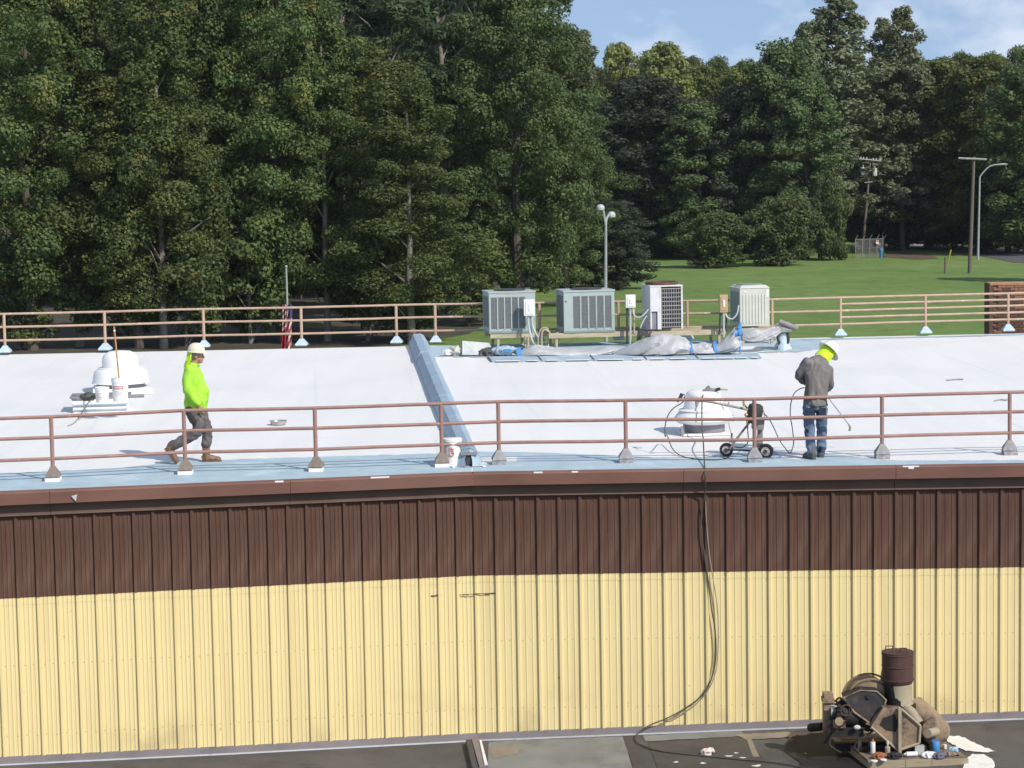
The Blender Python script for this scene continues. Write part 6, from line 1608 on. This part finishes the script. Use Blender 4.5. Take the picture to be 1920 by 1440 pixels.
# ------------------------------------------------------------------ trees
def leaf_mesh(name, clumps, per, leaf, mt, seed, flat=0.75, needle=False):
    rs = np.random.RandomState(seed)
    allv = []
    for (c, rad) in clumps:
        k = max(8, int(per * (rad ** 2)))
        d = rs.normal(size=(k, 3)); d /= np.linalg.norm(d, axis=1)[:, None]
        rr_ = rad * rs.uniform(0.35, 1.0, k) ** 0.4
        pos = np.array(c) + d * rr_[:, None] * np.array([1, 1, flat])
        pos += rs.normal(size=(k, 3)) * rad * 0.06
        nrm_ = d * 1.2 + rs.normal(size=(k, 3)) * 0.5 + np.array([0, 0, 0.4])
        nrm_ /= np.linalg.norm(nrm_, axis=1)[:, None]
        a = np.cross(nrm_, rs.normal(size=(k, 3))); a /= np.linalg.norm(a, axis=1)[:, None]
        b = np.cross(nrm_, a)
        s_ = leaf * rs.uniform(0.55, 1.35, k)[:, None]
        asp = 0.16 if needle else 0.36
        v = np.stack([pos - a * s_ * 0.5, pos + b * s_ * asp - a * s_ * 0.06, pos + a * s_ * 0.5, pos - b * s_ * asp - a * s_ * 0.06], axis=1)
        v[:, 2] += nrm_ * s_ * 0.08
        allv.append(v)
    V = np.concatenate(allv).reshape(-1, 3); n = len(V) // 4
    me = bpy.data.meshes.new(name)
    me.vertices.add(len(V)); me.vertices.foreach_set('co', V.ravel())
    me.loops.add(4 * n); me.loops.foreach_set('vertex_index', np.arange(4 * n, dtype=np.int32))
    me.polygons.add(n); me.polygons.foreach_set('loop_start', np.arange(0, 4 * n, 4, dtype=np.int32))
    me.materials.append(M[mt]); me.update(); me.validate()
    return me
def make_tree(kind, seed, H, Rr, base, nclump, per, leaf, mt, bark, prof, rc=(0.14, 0.26), trunk_r=0.26, needle=False, flat=0.75, limbs=16, shell=0.45):
    rs = random.Random(seed)
    clumps = []
    nb = max(8, int(nclump / 6.5)); per_b = 7; nfree = int(nclump * 0.55)
    for i in range(nb):
        t = (i + rs.uniform(0.1, 0.9)) / nb
        z = base + (H - base) * (0.03 + 0.97 * t)
        rm = Rr * prof(t)
        a = i * 2.39996 + rs.uniform(-0.55, 0.55)
        br = Rr * rs.uniform(0.26, 0.42) * (0.6 + 0.4 * prof(t))          # how wide this bough spreads
        rad_c = max(0.0, rm - br * 0.75) * (rs.random() ** (shell * 0.6))
        bc = Vector((rad_c * math.cos(a), rad_c * math.sin(a), min(z, H - br * 0.6)))
        for k in range(per_b):
            d_ = Vector((rs.gauss(0, 1), rs.gauss(0, 1), rs.gauss(0.25, 0.8))).normalized()
            q = bc + Vector((d_.x, d_.y, d_.z * 0.62)) * br * (0.45 + 0.55 * rs.random())
            clumps.append(((q.x, q.y, max(base * 0.8, q.z)), Rr * rs.uniform(*rc) * (0.65 + 0.35 * prof(t))))
    for i in range(nfree):
        t = ((i + rs.random()) / nfree) ** 0.85
        a = rs.uniform(0, 6.283); rm = Rr * prof(t) * (0.80 + 0.25 * mnoise.noise(Vector((math.cos(a), math.sin(a), t * 5 + seed))))
        rr_ = rm * rs.random() ** shell
        clumps.append(((rr_ * math.cos(a), rr_ * math.sin(a), base + (H - base) * t), Rr * rs.uniform(*rc) * (0.7 + 0.3 * prof(t))))
    t_ = MB()
    path = [Vector((0, 0, -0.4))]
    for k in range(1, 8):
        f_ = k / 7
        path.append(Vector((rs.uniform(-0.25, 0.25) * f_, rs.uniform(-0.25, 0.25) * f_, H * 0.94 * f_)))
    sp = spline(path, 3)
    t_.tube(sp, [trunk_r * (1.25 - 0.25 * min(1, i / 2)) * (1 - 0.9 * i / len(sp)) + 0.03 for i in range(len(sp))], 8)
    for (c, rad) in rs.sample(clumps, min(limbs, len(clumps))):
        c = Vector(c); z0 = max(base * 0.7, c.z - 0.35 * math.hypot(c.x, c.y) - 1.0)
        s0 = sp[min(len(sp) - 1, max(0, int(z0 / (H * 0.94) * (len(sp) - 1))))]
        m_ = s0.lerp(c, 0.55) + Vector((0, 0, 0.35))
        t_.tube([s0, m_, c], [trunk_r * 0.32 * (1 - 0.6 * z0 / H) + 0.02, trunk_r * 0.18 + 0.015, 0.02], 5)
    return (leaf_mesh(kind + '_crown', clumps, per, leaf, mt, seed, flat, needle), t_.mesh(kind + '_trunk', bark, True), H, Rr)
dome = lambda t: (0.6 + 0.4 * min(1, t * 3)) * max(0.05, 1 - max(0, (t - 0.25) / 0.76) ** 3.2) ** 0.5
tall = lambda t: (0.80 + 0.20 * math.sin(t * 7)) * max(0.06, 1 - max(0, (t - 0.3) / 0.71) ** 3.6) ** 0.5
cone = lambda t: (0.95 - 0.80 * t) if t > 0.12 else 0.6 + 3 * t
egg = lambda t: max(0.06, 1 - abs((t - 0.45) / 0.56) ** 2.8) ** 0.5
ragged = lambda t: egg(t) * (0.86 + 0.16 * math.sin(t * 11 + 1) + 0.10 * math.sin(t * 23))
ragtop = lambda t: max(0.12, 1 - t ** 3.2) ** 0.6 * (0.88 + 0.14 * math.sin(t * 13) + 0.12 * math.sin(t * 29 + 1))
vase = lambda t: 0.35 + 0.65 * math.sin(math.pi * min(1, t * 0.85 + 0.1))
V = {
 'oak':    make_tree('oak', 1, 25, 6.3, 2.6, 240, 235, 0.235, 'leaf_deep', 'bark', dome, (0.11, 0.19), 0.42),
 'broad_a': make_tree('broad', 2, 24, 5.0, 2.6, 200, 265, 0.212, 'leaf_green', 'bark_pale', tall, (0.13, 0.22), 0.22),
 'broad_b': make_tree('broad', 3, 24, 5.2, 3.0, 200, 265, 0.212, 'leaf_green', 'bark', dome, (0.13, 0.22), 0.26),
 'broad_c': make_tree('broad', 4, 24, 5.2, 2.2, 210, 265, 0.212, 'leaf_olive', 'bark', dome, (0.12, 0.21), 0.25),
 'broad_d': make_tree('broad', 5, 24, 5.4, 3.0, 200, 240, 0.23, 'leaf_deep', 'bark', tall, (0.13, 0.22), 0.28),
 'olive':  make_tree('olive', 6, 20, 5.0, 1.0, 220, 150, 0.31, 'leaf_olive', 'bark', egg, (0.13, 0.22), 0.28),
 'pine':   make_tree('pine', 7, 27, 4.6, 9.0, 120, 210, 0.44, 'leaf_pine', 'bark_pale', vase, (0.12, 0.22), 0.24, needle=True, flat=0.6, limbs=34, shell=0.6),
 'yellow': make_tree('yellow', 8, 22, 4.4, 2.0, 200, 150, 0.33, 'leaf_yellow', 'bark', egg, (0.14, 0.24), 0.25),
 'dusk':   make_tree('dusk', 9, 20, 5.0, 0.6, 220, 150, 0.31, 'leaf_dusk', 'bark', egg, (0.13, 0.22), 0.28),
 'bush':   make_tree('bush', 10, 7, 4.0, 0.4, 150, 190, 0.28, 'leaf_deep', 'bark', ragged, (0.10, 0.26), 0.15),
 'sparse': make_tree('sparse', 11, 28, 4.6, 4.0, 230, 170, 0.33, 'leaf_pale', 'bark', ragtop, (0.10, 0.20), 0.24, limbs=30),
 'lush':   make_tree('lush', 12, 22, 4.6, 0.8, 220, 150, 0.31, 'leaf_lush', 'bark', egg, (0.13, 0.22), 0.26),
 'under':  make_tree('under', 13, 8, 2.6, 0.9, 110, 190, 0.24, 'leaf_green', 'bark_pale', egg, (0.16, 0.28), 0.09),
}
print('TREE FACES', sum(len(v[0].polygons) * 2 + len(v[1].polygons) * 2 for v in V.values()))
KNAME = {'oak': 'oak_tree', 'pine': 'pine_tree', 'bush': 'bush', 'under': 'young_tree'}
def plant(kind, px, pyb, pyt, hw, label, group=None, yaw=None):
    cm, tm, H, Rr = V[kind]
    b = P(px, pyb, 0); s_ = scale_at(b)
    hgt = (pyb - pyt) / s_; w = hw / s_
    t = thing(KNAME.get(kind, 'tree'), label, 'bush' if kind == 'bush' else 'tree', b, rnd.uniform(0, 6.28) if yaw is None else yaw, group)
    t.scale = (w / Rr, w / Rr, hgt / H)
    link('crown', cm, t); link('trunk', tm, t)
    return t
GW = 'tall trees of the wood behind the left roof'
GR = 'trees along the far side of the lawn'
left = [
 # kind, x, base, top, half width, label
 ('broad_b', 62, 657, -70, 172, 'tall leafy tree at the wood edge above the first back rail post'),
 ('broad_a', 150, 650, -120, 161, 'tall pale trunked tree above the domed fan, left of the roller pole'),
 ('broad_c', 262, 652, 110, 155, 'olive tinged tree directly above the roller pole'),
 ('broad_a', 308, 654, -60, 150, 'tall tree whose pale trunk shows left of the cream hard hat'),
 ('broad_d', 405, 640, -90, 155, 'dark green tree rising straight above the walking man'),
 ('broad_c', 455, 640, 290, 109, 'small olive tree with low crown right of the walking man'),
 ('broad_b', 527, 640, -60, 138, 'tall tree standing just left of the flagpole'),
 ('broad_a', 615, 640, 10, 132, 'slim tree with bare lower trunk right of the flagpole'),
 ('broad_c', 686, 628, 86, 185, 'olive green tree in front of the bare pine trunk'),
 ('pine', 738, 610, -60, 138, 'pine whose bare upper trunk shows above the olive tree'),
 ('broad_a', 772, 646, 150, 150, 'leafy tree above the back railing next to the roof joint'),
 ('pine', 838, 590, -110, 150, 'dark pine with tufted crown left of the big oak'),
 ('oak', 972, 604, -40, 158, 'big dark oak with drooping crown behind the green condensers'),
 ('oak', 1062, 575, 170, 98, 'dark oak at the right end of the wood, behind the lamp post'),
 ('under', 40, 655, 470, 86, 'low young tree under the wood edge at the first rail post'),
 ('under', 215, 650, 420, 92, 'low young tree with bright leaves above the domed fan'),
 ('under', 350, 650, 400, 86, 'low leafy young tree above and left of the cream hard hat'),
 ('under', 470, 645, 330, 92, 'young tree with lit crown between walking man and flagpole'),
 ('under', 690, 640, 380, 86, 'young tree low in the wood right of the flag'),
 ('under', 775, 640, 500, 69, 'small sapling by the pale trunks near the roof joint'),
 ('under', 880, 610, 420, 86, 'young tree under the oak at the left condenser'),
]
for a in left: plant(*a, group=GW)
back = [(20, 585, -90, 'broad_d'), (120, 575, -70, 'broad_b'), (215, 570, -110, 'broad_d'), (300, 580, -50, 'oak'), (360, 565, -80, 'broad_b'), (470, 575, -110, 'oak'), (560, 560, 10, 'broad_a'), (650, 565, -100, 'pine'), (700, 560, -60, 'broad_d'), (790, 560, -90, 'oak'), (900, 565, -120, 'pine'), (930, 555, -60, 'broad_d'), (985, 545, -80, 'pine'), (1050, 535, 60, 'broad_d')]
for i, (x, yb, yt, k) in enumerate(back):
    plant(k, x, yb, yt, 125, 'tall dark tree deep inside the wood behind the left roof', 'dark trees deep inside the wood')
for i in range(12):
    x = 0 + i * 86 + rnd.uniform(-20, 20)
    plant(['broad_d', 'dusk', 'broad_b'][i % 3], x, 535 + rnd.uniform(-10, 6), -40 + rnd.uniform(-40, 30) if x < 1000 else 120, 110, 'tall dark tree deep inside the wood behind the left roof', 'dark trees deep inside the wood')

right = [
 ('sparse', 1098, 470, 62, 67, 'pale hazy tree showing its top right of the big oak'),
 ('yellow', 1165, 475, 88, 67, 'yellow green pointed tree next to the pale hazy tree'),
 ('yellow', 1250, 478, 88, 84, 'yellow green cone shaped tree in the middle of the far treeline'),
 ('olive', 1320, 476, 130, 84, 'olive tree between the yellow cone tree and the tall green one'),
 ('yellow', 1398, 476, 122, 64, 'small yellow topped tree above the dark evergreen'),
 ('dusk', 1215, 483, 150, 132, 'wide dusky brown green tree behind the lamp post heads'),
 ('lush', 1312, 486, 195, 89, 'bright green leafy tree above the left lawn bush'),
 ('dusk', 1392, 484, 165, 91, 'dark dusky evergreen right of the bright green tree'),
 ('bush', 1345, 502, 398, 78, 'big round dark bush standing furthest out on the lawn'),
 ('bush', 1470, 498, 368, 80, 'broad dark bush in the middle of the lawn edge'),
 ('bush', 1556, 488, 330, 50, 'tall bush reaching towards the leaning transformer pole'),
 ('bush', 1240, 484, 428, 50, 'low bush at the foot of the dusky tree by the lamp post'),
 ('bush', 1158, 498, 415, 48, 'hanging leafy bush just right of the lamp post'),
 ('lush', 1468, 484, 82, 101, 'round topped green tree left of the tall sparse tree'),
 ('sparse', 1570, 474, -8, 118, 'tallest sparse tree whose pale crown nears the picture top'),
 ('sparse', 1692, 470, 20, 84, 'tall airy tree with forked top right of the tallest one'),
 ('sparse', 1518, 476, 46, 84, 'pale leafy tree leaning against the tallest sparse tree, a step lower'),
 ('sparse', 1656, 464, 40, 66, 'pale narrow tree between the tallest sparse tree and the forked one'),
 ('lush', 1512, 486, 150, 86, 'dense green tree in front of the tallest sparse tree'),
 ('yellow', 1668, 464, 140, 51, 'small yellowing tree below the airy forked tree'),
 ('olive', 1742, 466, 118, 146, 'wide olive tree behind the crossarm of the tall pole'),
 ('olive', 1850, 470, 112, 115, 'olive tree above the curved street lamp arm'),
 ('lush', 1925, 478, 130, 108, 'green tree at the far right edge of the picture'),
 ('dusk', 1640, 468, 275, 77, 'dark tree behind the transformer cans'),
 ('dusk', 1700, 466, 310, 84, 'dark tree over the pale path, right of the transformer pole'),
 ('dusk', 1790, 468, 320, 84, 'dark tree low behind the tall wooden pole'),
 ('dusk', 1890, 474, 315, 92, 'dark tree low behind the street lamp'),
]
for a in right: plant(*a, group=GR)
for i in range(17):
    x = 1075 + i * 53 + rnd.uniform(-12, 12)
    top = 128 + rnd.uniform(-22, 14) - (22 if x > 1740 else 0) - (14 if 1440 < x < 1620 else 0)
    plant(['lush', 'broad_d', 'oak'][i % 3], x, 446 + rnd.uniform(-4, 4), top, 66, 'dark green tree in the far background behind the lawn treeline', 'far background treeline')
for i in range(16):
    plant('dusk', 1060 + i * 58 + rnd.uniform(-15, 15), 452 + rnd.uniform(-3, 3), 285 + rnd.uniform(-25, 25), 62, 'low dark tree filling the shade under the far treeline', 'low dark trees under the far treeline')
for i in range(15):
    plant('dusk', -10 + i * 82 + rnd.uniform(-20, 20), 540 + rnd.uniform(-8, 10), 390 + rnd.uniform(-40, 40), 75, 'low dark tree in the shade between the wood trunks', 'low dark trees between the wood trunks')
# trees standing just past the right of the view, over the road
for x, yb, yt, k, lab in ((2050, 530, 240, 'broad_b', 'shorter roadside tree just past the right end of the lawn'), (2215, 545, 250, 'oak', 'spreading roadside oak further past the right end of the lawn')):
    plant(k, x, yb, yt, 80, lab, 'roadside trees past the lawn')

# ------------------------------------------------------------------ air
hz = MB().box((0, 770, 17), (1816, 1670, 36))
hm = bpy.data.materials.new('haze'); hm.use_nodes = True
hn = hm.node_tree; hn.nodes.clear()
ho_ = hn.nodes.new('ShaderNodeOutputMaterial'); pv_ = hn.nodes.new('ShaderNodeVolumePrincipled')
pv_.inputs['Color'].default_value = (0.86, 0.92, 1.0, 1); pv_.inputs['Density'].default_value = 0.00006
hn.links.new(pv_.outputs[0], ho_.inputs['Volume'])
M['haze'] = hm
struct('haze', hz, 'haze', 'stuff')
